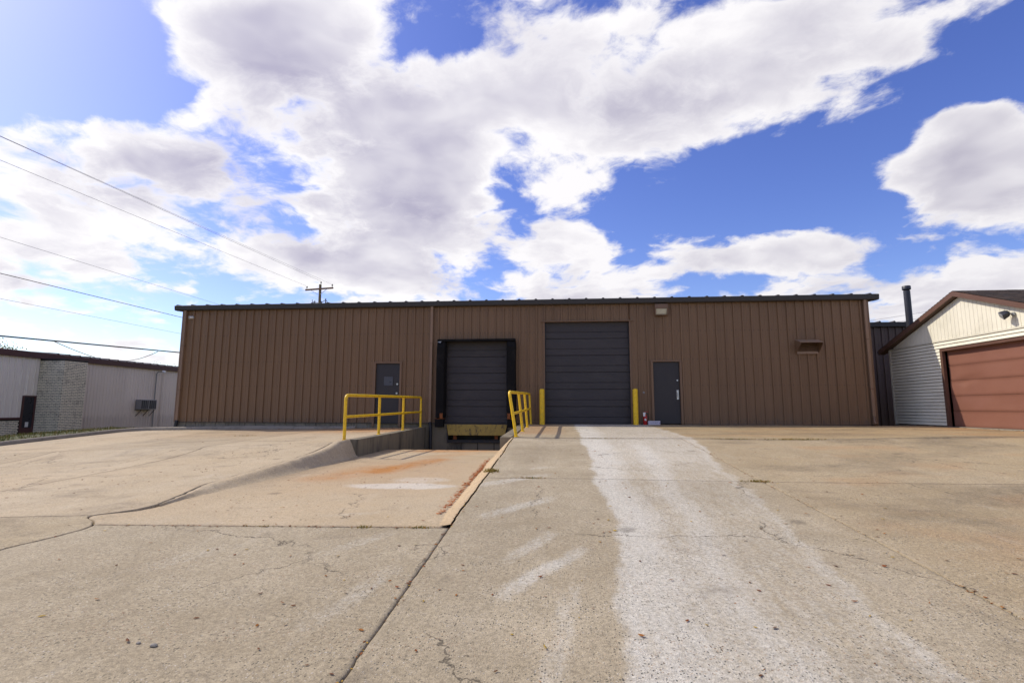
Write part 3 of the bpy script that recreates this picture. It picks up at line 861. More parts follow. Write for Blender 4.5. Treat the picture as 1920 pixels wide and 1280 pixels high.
# rolled kerb on the left of the well
ys_ = np.linspace(6.1, 12.32, 260)
Yg, Vg = np.meshgrid(ys_, vv, indexing='ij')
top_z = z_left(-5.2, Yg) + 0.006
bot_z = z_mid(-4.85, Yg) - 0.012
fl = sstep(6.1, 7.5, Yg)
hgt = np.maximum(top_z - bot_z, -0.01)
Xb = jK(Yg) + 0.03 + 0.10 * fl + 0.10 * fl * sstep(12.3, 10.8, Yg)
Xt = kerb_back(Yg) + 0.014
hump = 0.02 * np.sin(np.pi * np.clip(Vg * 1.6, 0, 1)) * fl
Xg = lerp(Xt, Xb, Vg)
Zg = top_z + hump - hgt * sstep(0.30, 0.94, Vg) + 0.022 * (fbm(Yg * 4, Vg * 3, 15) - 0.5) - 0.02 * np.exp(-((np.mod(Yg - 6.4, 1.55) - 0.8) / 0.02) ** 2)
st_ = [0.35 * sstep(8.5, 7.0, Yg) * fbm(Yg * 3, Vg * 2, 26), 0 * Yg, 0.25 * fbm(Yg * 1.5, Vg * 2, 28) + 0.45 * sstep(0.75, 1.0, Vg) + 0.3 * (1 - sstep(0, .1, Vg)), np.full_like(Yg, 0.3)]
kl = grid_mesh('kerb', Xg, Yg, Zg, MAT['conc_smooth'], st_, None)
tag(kl, kind='structure')

# yard-edge kerb: comes up the left side, turns the corner and runs along the foot of the wall
path = [(-16.12, y) for y in np.arange(-6, 17.4, 0.4)]
for a in np.linspace(0, math.pi / 2, 8):
    path.append((-15.12 - math.cos(a) * 1.0, 17.5 + math.sin(a) * 1.0))
path += [(x, 18.5) for x in np.arange(-14.6, -7.35, 0.4)]
prof = [(-0.09, -0.25), (-0.08, 0.085), (-0.05, 0.112), (0.0, 0.118), (0.05, 0.10), (0.08, 0.06), (0.10, -0.25)]
mb = MB()
n = len(prof)
vs_, fs_ = [], []
for i, (x, y) in enumerate(path):
    x2, y2 = path[min(i + 1, len(path) - 1)]
    x1, y1 = path[max(i - 1, 0)]
    t = Vector((x2 - x1, y2 - y1, 0)).normalized()
    rt = Vector((t.y, -t.x, 0))
    z = float(z_left(max(x, -15.95), min(y, 18.4)))
    low = 1.0 if y < 18.4 else 1.0 - 0.35 * min(1, max(0, (x + 11) / 3.5))
    for k, (u, h) in enumerate(prof):
        jx = 0.012 * (mnoise.noise((x * 2, y * 2, k * 3.0)))
        p = Vector((x, y, 0)) + rt * (u + jx)
        vs_.append((p.x, p.y, z + h * low + jx * 0.6))
for i in range(len(path) - 1):
    for k in range(n - 1):
        fs_.append((i * n + k, i * n + k + 1, (i + 1) * n + k + 1, (i + 1) * n + k))
fs_.append(tuple((len(path) - 1) * n + k for k in range(n)))
mb.add(vs_, [f[::-1] for f in fs_])
tag(mb.build('kerb', MAT['kerb'], None, smooth=True), kind='structure')

# ------------------------------------------------------------------ ground to the horizon
def z_ground(x, y):
    x, y = np.asarray(x, float), np.asarray(y, float)
    zk = z_left(np.full_like(x, -15.9), np.minimum(y, 18.4)) + 0.03
    zk = np.maximum(zk, -1.0)
    t = sstep(-16.1, -23.5, x)
    out = lerp(zk, -0.97, t) + 0.09 * sstep(-16.15, -17.4, x) * sstep(-22.0, -18.0, x)
    out = np.where(y > 18.6, lerp(out, -0.97, sstep(18.6, 21, y) * 0.5), out)
    ins = (x > -16.05) & (y < 22)
    far = sstep(24, 34, y)
    base = np.where(x > -16.05, lerp(-2.0, -0.97, far), out)
    right = sstep(16.8, 18, x)
    base = np.where(ins, lerp(-2.0, -0.97, right), base)
    return base + 0.02 * np.sin(x * 1.7) * np.sin(y * 1.3)
gx = np.concatenate([[-3000, -900, -300, -120, -70], np.arange(-50, -23, 2.0), np.arange(-23, -16.2, 0.35), [-16.15, -16.04, -15.5], np.arange(-14, 22, 2.0), [30, 60, 120, 300, 900, 3000]])
gy = np.concatenate([[-2000, -600, -200, -60, -25, -12], np.arange(-8, 36, 0.7), [40, 50, 70, 120, 300, 900, 3500]])
X, Y = np.meshgrid(gx, gy)
Zg = z_ground(X, Y)
gr = grid_mesh('ground', X, Y, Zg, MAT['ground'], [np.zeros_like(X)] * 4, None)
tag(gr, kind='structure')

# ------------------------------------------------------------------ ribbed steel sheeting
CELL = 0.3048
def rib_profile(u0, u1, base, rib=0.048, cell=CELL):
    """(u, out) points of the sheet between u0 and u1; ribs sit on a grid that starts at base"""
    pts = [(u0, 0.0)]
    k0 = int(math.floor((u0 - base) / cell)) - 1
    for k in range(k0, k0 + int((u1 - u0) / cell) + 4):
        c = base + k * cell
        for du, h in ((0.0, 0.0), (0.006, rib), (0.046, rib), (0.052, 0.0), (0.165, 0.0), (0.172, 0.006), (0.195, 0.006), (0.202, 0.0)):
            u = c + du
            if u0 + 1e-4 < u < u1 - 1e-4: pts.append((u, h))
    pts.append((u1, 0.0))
    return pts

def sheet(mb, pts, z0, z1, place):
    vs_ = [place(u, h, z0) for u, h in pts] + [place(u, h, z1) for u, h in pts]
    n = len(pts)
    mb.add(vs_, [(i, i + 1, n + i + 1, n + i) for i in range(n - 1)])

def panels(parent, u_start, u_end, z0, z1, place, mat, holes=(), name='wall_panel', width=3 * CELL, rib=0.048, cell=CELL, zlow=None):
    u = u_start
    i = 0
    while u < u_end - 0.02:
        e = min(u + width, u_end)
        cuts = sorted({u, e} | {c for h in holes for c in h[:2] if u < c < e})
        mb = MB()
        for a, b in zip(cuts[:-1], cuts[1:]):
            m_ = 0.5 * (a + b)
            zz = z0
            for h in holes:
                if h[0] < m_ < h[1]: zz = max(zz, h[2])
            sheet(mb, rib_profile(a, b, u_start + 0.10, rib, cell), zz, z1, lambda uu, hh, z, j=i: place(uu, hh + 0.0015 * (j % 2), z))
        mb.build(name, mat, parent)
        u = e
        i += 1

# ================================================================== the brown warehouse
XL, XR, ZE = -14.645, 10.718, 4.32
BACK = 40.0
wh = thing('metal_warehouse', (-2.0, WALL_Y, 0), 'long low warehouse clad in ribbed brown steel with dark eave', 'warehouse')
DOOR_L = (-6.86, -5.84, 2.19)
DOCK = (-4.22, -1.82, 3.02)
BIG = (-0.52, 2.56, 3.67)
DOOR_R = (3.29, 4.31, 2.19)
holes = [DOOR_L, DOCK, BIG, DOOR_R]
panels(wh, XL, XR, 0.0, ZE, lambda u, h, z: (u, WALL_Y - h, z), MAT['brown'], holes)
panels(wh, WALL_Y, BACK, -0.3, ZE, lambda u, h, z: (XR + h, u, z), MAT['brown'])
panels(wh, WALL_Y, BACK, -0.3, ZE, lambda u, h, z: (XL - h, WALL_Y + BACK - u, z), MAT['brown'])
mb = MB().box(XL, XR, BACK, BACK + 0.1, -0.5, ZE)
mb.build('rear_wall', MAT['brown'], wh)
# foundation: concrete blocks show where the yard falls away
mb = MB()
mb.box(XL + 0.02, -4.9, WALL_Y + 0.05, WALL_Y + 0.3, -1.6, -0.004)
mb.box(-1.34, XR - 0.02, WALL_Y + 0.05, WALL_Y + 0.3, -1.6, -0.02)
fnd = mb.build('foundation', MAT['conc_wall'], wh)
x = XL + 0.03
blk = None
k = 0
while x < -7.0:
    w = 0.385
    if blk is None:
        blk = MB().box(x, x + w, WALL_Y + 0.012, WALL_Y + 0.06, -0.36, -0.012).build('block', MAT['block'], fnd, bevel=0.006)
    else:
        share(blk, fnd, (0.397 * k, 0.006 * ((k * 7) % 3 - 1), 0))
    k += 1
    x += 0.397
# eave gutter and roof
mb = MB()
mb.prism([(WALL_Y - 0.02, 4.30), (WALL_Y - 0.15, 4.30), (WALL_Y - 0.17, 4.33), (WALL_Y - 0.19, 4.48), (WALL_Y - 0.15, 4.495), (WALL_Y - 0.02, 4.44)], 'x', XL - 0.30, XR + 0.34)
mb.build('eave_gutter', MAT['eave'], wh, bevel=0.006)
for x0, x1 in ((XL - 0.30, XL - 0.02), (XR + 0.02, XR + 0.34)):      # closed boxed ends of the rake
    mb = MB().prism([(WALL_Y - 0.018, 4.30), (WALL_Y - 0.018, 4.43), (29.4, 5.33), (BACK, 4.45), (BACK, 4.28), (29.4, 5.16)], 'x', x0, x1)
    mb.build('rake_trim', MAT['eave'], wh)
mb = MB()
mb.prism([(WALL_Y - 0.14, 4.50), (29.4, 5.40), (BACK + 0.2, 4.50), (BACK + 0.2, 4.44), (29.4, 5.34), (WALL_Y - 0.14, 4.44)], 'x', XL - 0.29, XR + 0.33)
roof = mb.build('roof', MAT['roof_metal'], wh)
# standing ribs of the roof, ends showing along the eave
rib0 = None
for i in range(43):
    xr = XL - 0.20 + i * 0.61
    if rib0 is None:
        m2 = MB()
        o = []
        for (yy, zz) in ((WALL_Y - 0.165, 4.492), (29.4, 5.395)):
            o += [(xr - 0.055, yy, zz), (xr - 0.028, yy, zz + 0.034), (xr + 0.028, yy, zz + 0.034), (xr + 0.055, yy, zz)]
        m2.add(o, [(0, 1, 2, 3), (4, 7, 6, 5), (0, 4, 5, 1), (1, 5, 6, 2), (2, 6, 7, 3)])
        rib0 = m2.build('roof_rib', MAT['roof_metal'], roof)
    else:
        share(rib0, roof, (i * 0.61, 0, 0))
# corner trims
for xc, d in ((XL, 1), (XR, -1)):
    mb = MB()
    mb.box(xc - 0.035 if d > 0 else xc - 0.10, xc + 0.10 if d > 0 else xc + 0.035, WALL_Y - 0.052, WALL_Y - 0.004, 0.0, 4.30)
    mb.build('corner_trim', MAT['brown_trim'], wh, bevel=0.004)
# screw heads along the girts, too small to tell apart
mb = MB()
for zz in (0.12, 1.35, 2.28, 3.30, 4.15):
    u = XL + 0.10
    while u < XR - 0.1:
        for du in (0.085, 0.245):
            x_ = u + du
            if x_ < XR - 0.1 and not any(h[0] - 0.06 < x_ < h[1] + 0.06 and zz < h[2] + 0.1 for h in holes):
                mb.add([(x_ - 0.011, WALL_Y - 0.004, zz - 0.011), (x_ + 0.011, WALL_Y - 0.004, zz - 0.011), (x_ + 0.011, WALL_Y - 0.004, zz + 0.011), (x_ - 0.011, WALL_Y - 0.004, zz + 0.011), (x_, WALL_Y - 0.016, zz)],
                       [(0, 1, 4), (1, 2, 4), (2, 3, 4), (3, 0, 4)])
        u += CELL
mb.build('screw_heads', MAT['eave'], wh)['kind'] = 'stuff'
# base trim under the sheets
for a, b in ((XL, DOOR_L[0] - 0.05), (DOOR_L[1] + 0.05, DOCK[0] - 0.30), (BIG[1] + 0.06, DOOR_R[0] - 0.05), (DOOR_R[1] + 0.05, XR)):
    MB().box(a, b, WALL_Y - 0.048, WALL_Y + 0.03, -0.018, 0.0).build('base_flashing', MAT['eave'], wh)
# flashings round the openings
def frame(hole, z0=0.0, head=0.06, side=0.05, mat='brown_trim', hood=0.0):
    a, b, t = hole
    mb = MB()
    mb.box(a - 0.03, a + side, WALL_Y - 0.054, WALL_Y + 0.12, z0, t)
    mb.box(b - side, b + 0.03, WALL_Y - 0.054, WALL_Y + 0.12, z0, t)
    mb.box(a - 0.03 - hood, b + 0.03 + hood, WALL_Y - 0.056 - hood * 0.3, WALL_Y + 0.12, t, t + head)
    return mb.build('door_frame', MAT[mat], wh, bevel=0.004)
frame(DOOR_L, -0.15); frame(DOOR_R); frame(BIG, side=0.02, hood=0.08, head=0.035); frame(DOCK, -0.02, head=0.03, side=0.02)

def round_part(name, mat, parent, c, r, depth, n=16):
    """short round knob or plate facing the yard"""
    return MB().tube([(c[0], c[1], c[2]), (c[0], c[1] - depth, c[2])], r, n).build(name, mat, parent, smooth=True)

# man door by the railing: small wired-glass window, deadbolt and knob
a, b, t = DOOR_L
dl = MB()
dl.box(a + 0.055, b - 0.055, WALL_Y + 0.02, WALL_Y + 0.065, 0.0, 1.72)
dl.box(a + 0.055, b - 0.055, WALL_Y + 0.02, WALL_Y + 0.065, 1.72, t - 0.006)
dl = MB().box(a + 0.055, b - 0.055, WALL_Y + 0.02, WALL_Y + 0.065, 0.0, t - 0.006).build('door', MAT['door_dark'], wh, bevel=0.004)
tag(dl, 'charcoal steel door with small square window')
mb = MB()
wx0, wx1, wz0, wz1 = -6.50, -6.16, 1.37, 1.70
mb.box(wx0 - 0.03, wx0, WALL_Y + 0.008, WALL_Y + 0.022, wz0 - 0.03, wz1 + 0.03)
mb.box(wx1, wx1 + 0.03, WALL_Y + 0.008, WALL_Y + 0.022, wz0 - 0.03, wz1 + 0.03)
mb.box(wx0, wx1, WALL_Y + 0.008, WALL_Y + 0.022, wz0 - 0.03, wz0)
mb.box(wx0, wx1, WALL_Y + 0.008, WALL_Y + 0.022, wz1, wz1 + 0.03)
mb.build('window_frame', MAT['door_dark'], dl)
MB().box(wx0, wx1, WALL_Y + 0.014, WALL_Y + 0.021, wz0, wz1).build('window_pane', MAT['pane'], dl)
round_part('deadbolt', MAT['steel'], dl, (-5.98, WALL_Y + 0.02, 1.42), 0.034, 0.035)
round_part('door_knob', MAT['steel'], dl, (-5.98, WALL_Y + 0.02, 1.08), 0.036, 0.075)
for zz in (0.25, 1.05, 1.85):
    MB().box(a + 0.045, a + 0.062, WALL_Y + 0.006, WALL_Y + 0.02, zz, zz + 0.11).build('hinge', MAT['door_dark'], dl)
MB().box(a, b, WALL_Y - 0.02, WALL_Y + 0.12, -0.03, -0.002).build('threshold', MAT['dark_steel'], wh)
# man door on the right: blank leaf, lock plate with pull
a, b, t = DOOR_R
dr = MB().box(a + 0.055, b - 0.055, WALL_Y + 0.02, WALL_Y + 0.065, 0.012, t - 0.006).build('door', MAT['door_dark'], wh, bevel=0.004)
tag(dr, 'blank charcoal steel door with tall lock plate')
round_part('deadbolt', MAT['steel'], dr, (4.175, WALL_Y + 0.02, 1.53), 0.026, 0.03)
MB().box(4.14, 4.21, WALL_Y + 0.012, WALL_Y + 0.02, 0.86, 1.19).build('lock_plate', MAT['steel'], dr, bevel=0.002)
mb = MB().tube([(4.175, WALL_Y + 0.015, 1.10), (4.175, WALL_Y - 0.035, 1.09), (4.175, WALL_Y - 0.035, 0.95), (4.175, WALL_Y + 0.015, 0.94)], 0.011, 8)
mb.build('pull_handle', MAT['steel'], dr, smooth=True)
for zz in (0.25, 1.0, 1.85):
    MB().box(a + 0.045, a + 0.062, WALL_Y + 0.006, WALL_Y + 0.02, zz, zz + 0.11).build('hinge', MAT['door_dark'], dr)

# overhead doors: sections with two deep creases and fine ribs
def overhead(hole, n, label, inset):
    a, b, t = hole
    hh = (t + 0.02) / n
    od = bpy.data.objects.new('overhead_door', None)
    col.objects.link(od)
    od.parent = wh
    tag(od, label)
    y = WALL_Y + inset
    first = None
    for i in range(n):
        if first is None:
            out_ = []
            zz = [0.0, 0.006, 0.02]
            pr = [(y + 0.02, 0.003), (y + 0.02, 0.012), (y, 0.022)]
            z_ = 0.05
            while z_ < hh - 0.03:
                if abs(z_ - hh * 0.40) < 0.022:
                    pr += [(y, hh * 0.40 - 0.014), (y + 0.018, hh * 0.40 - 0.006), (y + 0.018, hh * 0.40 + 0.006), (y, hh * 0.40 + 0.014)]
                    z_ = hh * 0.40 + 0.034
                    continue
                pr += [(y, z_ - 0.014), (y - 0.0045, z_ - 0.007), (y - 0.0045, z_ + 0.007), (y, z_ + 0.014)]
                z_ += 0.042
            pr += [(y, hh - 0.010), (y + 0.02, hh - 0.003), (y + 0.05, hh - 0.003), (y + 0.05, 0.003)]
            z00 = -0.015
            m2 = MB().prism([(p[0], p[1] + z00) for p in pr], 'x', a + 0.02, b - 0.02)
            first = m2.build('door_section', MAT['section'], od)
        else:
            share(first, od, (0, 0, i * hh))
    MB().box(a + 0.02, b - 0.02, y + 0.0, y + 0.05, -0.03, -0.013).build('bottom_seal', MAT['black_pipe'], od)
    for xa_, xb_ in ((a + 0.005, a + 0.05), (b - 0.05, b - 0.005)):
        MB().box(xa_, xb_, y - 0.03, y - 0.008, 0.0, t - 0.005).build('weather_strip', MAT['black_pipe'], od)
    return od
overhead(BIG, 6, 'tall charcoal sectional door at yard level', 0.10)
overhead(DOCK, 5, 'charcoal sectional door above the truck well', 0.10)
# dark room behind the doors
MB().box(-14.4, 10.5, WALL_Y + 0.35, WALL_Y + 0.4, -0.2, 4.2).build('inner_lining', MAT['door_dark'], wh)

# downspouts
def spout(x, boot, kick=False):
    mb = MB()
    w, d = 0.045, 0.04
    y0 = WALL_Y - 0.075
    mb.box(x - w, x + w, y0 - d, y0 + d, 0.05 if not boot else 0.02, 4.10)
    p = MB()
    mb.prism([(y0 - d, 4.10), (y0 + d, 4.10), (WALL_Y - 0.05, 4.30), (WALL_Y - 0.13, 4.30)], 'x', x - w, x + w)
    o = mb.build('downspout', MAT['spout'], wh, bevel=0.006)
    for zz in (1.2, 2.9):
        MB().box(x - w - 0.012, x + w + 0.012, y0 - d - 0.004, WALL_Y - 0.01, zz, zz + 0.035).build('strap', MAT['brown_trim'], o)
    return o
s1 = spout(XL + 0.115, True)
MB().tube([(XL + 0.115, WALL_Y - 0.085, 0.06), (XL + 0.10, WALL_Y - 0.10, -0.15), (XL + 0.04, WALL_Y - 0.11, -0.36)], 0.062, 12).build('drain_boot', MAT['black_pipe'], s1, smooth=True)
s2 = spout(-4.70, True)
MB().tube([(-4.70, WALL_Y - 0.08, 0.03), (-4.66, WALL_Y - 0.10, -0.12), (-4.65, WALL_Y - 0.11, -1.3)], 0.06, 12).build('drain_boot', MAT['black_pipe'], s2, smooth=True)
s3 = spout(XR - 0.11, True)
MB().tube([(XR - 0.11, WALL_Y - 0.085, 0.30), (XR - 0.11, WALL_Y - 0.09, 0.10), (XR - 0.11, WALL_Y - 0.17, 0.02)], 0.058, 12).build('drain_boot', MAT['brown_trim'], s3, smooth=True)

# dock face below the well door
mb = MB()
mb.box(-4.9, -4.08, WALL_Y + 0.03, WALL_Y + 0.9, -1.6, -0.03)
mb.box(-1.86, -1.34, WALL_Y + 0.03, WALL_Y + 0.9, -1.6, -0.03)
mb.box(-4.08, -1.86, WALL_Y + 0.05, WALL_Y + 0.9, -1.6, -0.70)
mb.box(-4.08, -1.86, WALL_Y + 0.85, WALL_Y + 0.9, -0.70, -0.03)
mb.build('dock_wall', MAT['conc_wall'], wh)
mb = MB()
for xx in (-3.55, -2.95, -2.35):
    mb.box(xx - 0.012, xx + 0.012, WALL_Y + 0.04, WALL_Y + 0.052, -1.3, -0.71)
mb.build('wall_joint', MAT['joint'], wh)

# ------------------------------------------------------------------ dock leveler, seal, bumpers
lev = thing('dock_leveler', (-2.97, WALL_Y, -0.5), 'scuffed yellow dock leveler lip hanging below the well door', 'dock leveler')
yl = WALL_Y - 0.06
mb = MB().add([(-4.08, yl + 0.03, -0.045), (-1.87, yl + 0.03, -0.045), (-1.95, yl - 0.06, -0.43), (-4.0, yl - 0.06, -0.43),
               (-4.08, yl + 0.07, -0.045), (-1.87, yl + 0.07, -0.045), (-1.95, yl - 0.02, -0.43), (-4.0, yl - 0.02, -0.43)],
              [(0, 3, 2, 1), (4, 5, 6, 7), (0, 1, 5, 4), (1, 2, 6, 5), (2, 3, 7, 6), (3, 0, 4, 7)])
mb.build('lip', MAT['yellow_worn'], lev, bevel=0.006)
MB().box(-4.07, -1.87, WALL_Y + 0.02, WALL_Y + 0.8, -0.044, -0.018).build('deck', MAT['dark_steel'], lev)
MB().tube([(-4.06, WALL_Y, -0.035), (-1.88, WALL_Y, -0.035)], 0.028, 10).build('hinge_tube', MAT['dark_steel'], lev, smooth=True)
for xx in (-3.78, -2.27):
    MB().box(xx - 0.06, xx + 0.06, WALL_Y + 0.0, WALL_Y + 0.12, -0.58, -0.36).build('lip_keeper', MAT['rust'], lev, bevel=0.006)
MB().box(-4.07, -1.87, WALL_Y - 0.01, WALL_Y + 0.06, -0.70, -0.60).build('frame_beam', MAT['dark_steel'], lev)
for xx in (-4.075, -1.915):
    MB().box(xx, xx + 0.05, WALL_Y - 0.012, WALL_Y + 0.05, -0.60, -0.03).build('frame_post', MAT['dark_steel'], lev)
MB().box(-4.02, -1.92, WALL_Y + 0.5, WALL_Y + 0.56, -0.69, -0.05).build('rear_frame', MAT['dark_steel'], lev)

seal = thing('dock_seal', (-2.97, WALL_Y, 0), 'black padded dock seal round the truck well door', 'dock seal')
def pad(x0, x1, slant):
    mb = MB()
    pts = [(x0, WALL_Y - 0.045), (x0 + (0.02 if slant > 0 else 0.05), WALL_Y - 0.33), (x1 - (0.05 if slant > 0 else 0.02), WALL_Y - 0.33), (x1, WALL_Y - 0.045)]
    zs = [(0.18, 0.0), (1.0, 0.006), (1.9, -0.006), (2.75, 0.004), (2.96, 0.0)]
    vs_, fs_ = [], []
    for zi, (z, w) in enumerate(zs):
        for j, (px_, py_) in enumerate(pts):
            tp = 0.10 if (zi == len(zs) - 1 and j in (1, 2)) else 0.0
            vs_.append((px_ + w, py_ + tp, z))
    for i in range(len(zs) - 1):
        for j in range(4):
            fs_.append((i * 4 + j, i * 4 + (j + 1) % 4, i * 4 + 4 + (j + 1) % 4, i * 4 + 4 + j))
    fs_ += [(3, 2, 1, 0), tuple(len(zs) * 4 - 4 + j for j in range(4))]
    mb.add(vs_, [f[::-1] for f in fs_])
    return mb.build('side_pad', MAT['black_foam'], seal, bevel=0.03)
pad(-4.46, -4.10, 1)
pad(-1.90, -1.54, -1)
MB().box(-4.44, -1.56, WALL_Y - 0.26, WALL_Y - 0.056, 2.965, 3.05).build('head_board', MAT['black_foam'], seal, bevel=0.01)
MB().add([(-4.43, WALL_Y - 0.27, 2.94), (-4.28, WALL_Y - 0.30, 2.97), (-4.20, WALL_Y - 0.24, 2.985), (-4.36, WALL_Y - 0.2, 2.985), (-4.30, WALL_Y - 0.335, 2.90)],
         [(0, 4, 1), (0, 1, 2, 3)]).build('torn_foam', MAT['grey_metal'], seal)
for lab, (x0, x1) in {'black rubber dock bumper with rusty bracket beside the well door': (-4.48, -4.14), 'black rubber dock bumper half hidden behind the right yellow railing': (-1.86, -1.52)}.items():
    bp_ = thing('dock_bumper', (0.5 * (x0 + x1), WALL_Y, 0), lab, 'dock bumper', 'dock bumpers')
    MB().box(x0 + 0.02, x1 - 0.02, WALL_Y - 0.30, WALL_Y - 0.045, -0.14, 0.15).build('rubber_block', MAT['black_foam'], bp_, bevel=0.012)
    MB().box(x0 + 0.02, x1 - 0.02, WALL_Y - 0.30, WALL_Y - 0.045, 0.152, 0.172).build('bracket', MAT['rust'], bp_)
    MB().box(x1 - 0.14 if x0 < -3 else x0 + 0.02, x1 - 0.03 if x0 < -3 else x0 + 0.13, WALL_Y - 0.34, WALL_Y - 0.335, 0.17, 0.36).build('bracket_flange', MAT['rust'], bp_)

# ------------------------------------------------------------------ retaining walls of the truck well
def well_wall(label, x0, x1, zf, lift):
    r_ = thing('retaining_wall', (0.5 * (x0 + x1), 15.5, -1.0), label, 'retaining wall')
    n = 16
    ys2 = np.linspace(12.30, WALL_Y + 0.02, n + 1)
    vs_, fs_ = [], []
    for y in ys2:
        z = float(zf(0.5 * (x0 + x1), y)) + lift
        vs_ += [(x0, y, -1.7), (x0, y, z - 0.012), (x0 + 0.012, y, z), (x1 - 0.012, y, z), (x1, y, z - 0.012), (x1, y, -1.7)]
    for i in range(n):
        for j in range(5):
            fs_.append((i * 6 + j, i * 6 + 6 + j, i * 6 + 7 + j, i * 6 + 1 + j))
    fs_ += [tuple(range(6)), tuple(n * 6 + k for k in range(6))[::-1]]
    m2 = MB().add(vs_, [f[::-1] for f in fs_])
    m2.build('wall_body', MAT['conc_wall'], r_)
    return r_
well_wall('dark stained concrete side wall of the truck well under the left railing', -5.17, -4.88, z_left, 0.02)
well_wall('concrete side wall of the truck well under the right railing', -1.40, -1.125, z_right, 0.012)

# ------------------------------------------------------------------ railings and bollards
def bend(p, q, r, c, n=6):
    """quarter bend points from p direction to q direction round corner c"""
    out_ = []
    for i in range(n + 1):
        t = i / n
        a = c + (p - c).normalized() * r * (1 - t) ** 2 + (q - c).normalized() * r * t ** 2
        out_.append(a)
    return out_

def railing(label, xa_, xb_, ys2, zf, h=1.07, lean=(0, 0, 0, 0)):
    y0, y3 = ys2[0], ys2[-1]
    xs2 = [lerp(xa_, xb_, (y - y0) / (y3 - y0)) for y in ys2]
    zb = [float(zf(x, y)) for x, y in zip(xs2, ys2)]
    r_ = thing('railing', (xs2[0], y0, zb[0]), label, 'railing', 'yellow railings of the truck well')
    RR = 0.038
    # knocked rails lean: foot, mid and top of each post
    foot = [Vector((x, y, z - 0.02)) for x, y, z in zip(xs2, ys2, zb)]
    top = [Vector((x - l * h, y, lerp(zb[0], zb[-1], (y - y0) / (y3 - y0)) + h)) for x, y, l in zip(xs2, ys2, lean)]
    mid = [f.lerp(t, 0.52) for f, t in zip(foot, top)]
    pts = [foot[0], foot[0].lerp(top[0], 0.86)] + bend(foot[0], top[1], 0.13, top[0]) + [top[1], top[2]] + bend(top[2], foot[3], 0.09, top[3])
    MB().tube(pts, RR, 12).build('top_rail', MAT['yellow'], r_, smooth=True)
    for k in range(4):
        if k:
            MB().tube([foot[k], foot[k].lerp(top[k], 0.985 if k < 3 else 0.92)], RR * 0.97, 12).build('post', MAT['yellow'], r_, smooth=True)
            MB().tube([mid[k - 1], mid[k]], RR * 0.9, 12).build('mid_rail', MAT['yellow'], r_, smooth=True)
        MB().lathe([(0.066, 0.0), (0.066, 0.008), (0.044, 0.014)], (xs2[k], ys2[k], zb[k] + 0.001), 14).build('base_plate', MAT['yellow'], r_)
    return r_
railing('yellow pipe railing left of the truck well, in front of the windowed door', -5.17, -5.0, (12.22, 14.45, 16.55, 18.5), lambda x, y: z_left(x, y) + 0.02)
railing('yellow pipe railing right of the truck well, beside the tall door', -1.03, -1.0, (12.52, 14.6, 16.6, 18.5), z_right, 1.07, (0.16, 0.11, 0.09, 0.05))

for lab, bx in (('yellow steel bollard left of the tall charcoal door', -0.60), ('yellow steel bollard right of the tall charcoal door', 2.64)):
    zz = float(z_right(bx, 18.35))
    b_ = thing('bollard', (bx, 18.35, zz), lab, 'bollard', 'yellow bollards flanking the tall door')
    MB().lathe([(0.088, -0.05), (0.088, 1.20)], (bx, 18.35, zz), 24).build('pipe', MAT['yellow'], b_, smooth=True)
    MB().lathe([(0.088, 1.201), (0.075, 1.225), (0.045, 1.243), (0.008, 1.25)], (bx, 18.35, zz), 24).build('cap', MAT['yellow'], b_, smooth=True)

# ------------------------------------------------------------------ fire extinguisher and printed box
ex, ey = 2.97, 18.45
ez = float(z_right(ex, ey))
fe = thing('fire_extinguisher', (ex, ey, ez), 'red fire extinguisher standing on the apron beside the bollard', 'extinguisher')
MB().lathe([(0.062, 0.0), (0.068, 0.012), (0.068, 0.27), (0.060, 0.31), (0.036, 0.345), (0.026, 0.36)], (ex, ey, ez), 22).build('cylinder', MAT['red'], fe, smooth=True)
MB().box(ex - 0.03, ex + 0.03, ey - 0.0715, ey - 0.066, ez + 0.14, ez + 0.21).build('paper_label', MAT['white_plastic'], fe, smooth=True)
MB().lathe([(0.026, 0.358), (0.030, 0.37), (0.030, 0.41), (0.020, 0.425)], (ex, ey, ez), 16).build('valve', MAT['steel'], fe, smooth=True)
MB().prism([(ex - 0.02, ez + 0.42), (ex + 0.13, ez + 0.45), (ex + 0.13, ez + 0.462), (ex - 0.02, ez + 0.44)], 'y', ey - 0.013, ey + 0.013).build('lever', MAT['red'], fe)
MB().prism([(ex - 0.02, ez + 0.40), (ex + 0.11, ez + 0.375), (ex + 0.11, ez + 0.39), (ex - 0.02, ez + 0.412)], 'y', ey - 0.013, ey + 0.013).build('carry_handle', MAT['dark_steel'], fe)
MB().tube([(ex + 0.03, ey, ez + 0.395), (ex + 0.10, ey - 0.02, ez + 0.36), (ex + 0.105, ey - 0.02, ez + 0.20), (ex + 0.085, ey - 0.01, ez + 0.10)], 0.011, 8).build('hose', MAT['black_pipe'], fe, smooth=True)
MB().box(ex - 0.075, ex - 0.005, ey - 0.075, ey - 0.072, ez + 0.29, ez + 0.42).build('tag', MAT['white_plastic'], fe)
round_part('gauge', MAT['white_plastic'], fe, (ex + 0.005, ey - 0.03, ez + 0.385), 0.02, 0.012)
bx0, bx1, by = 3.06, 3.46, 18.40
bz = float(z_right(3.2, by))
pb = thing('printed_box', (3.26, by, bz), 'small white box with violet print lying at the foot of the blank door', 'box')
MB().box(bx0, bx1, by - 0.06, by + 0.06, bz, bz + 0.135).build('carton', MAT['box_white'], pb, bevel=0.004)
mb = MB()
random.seed(3)
xx = bx0 + 0.05
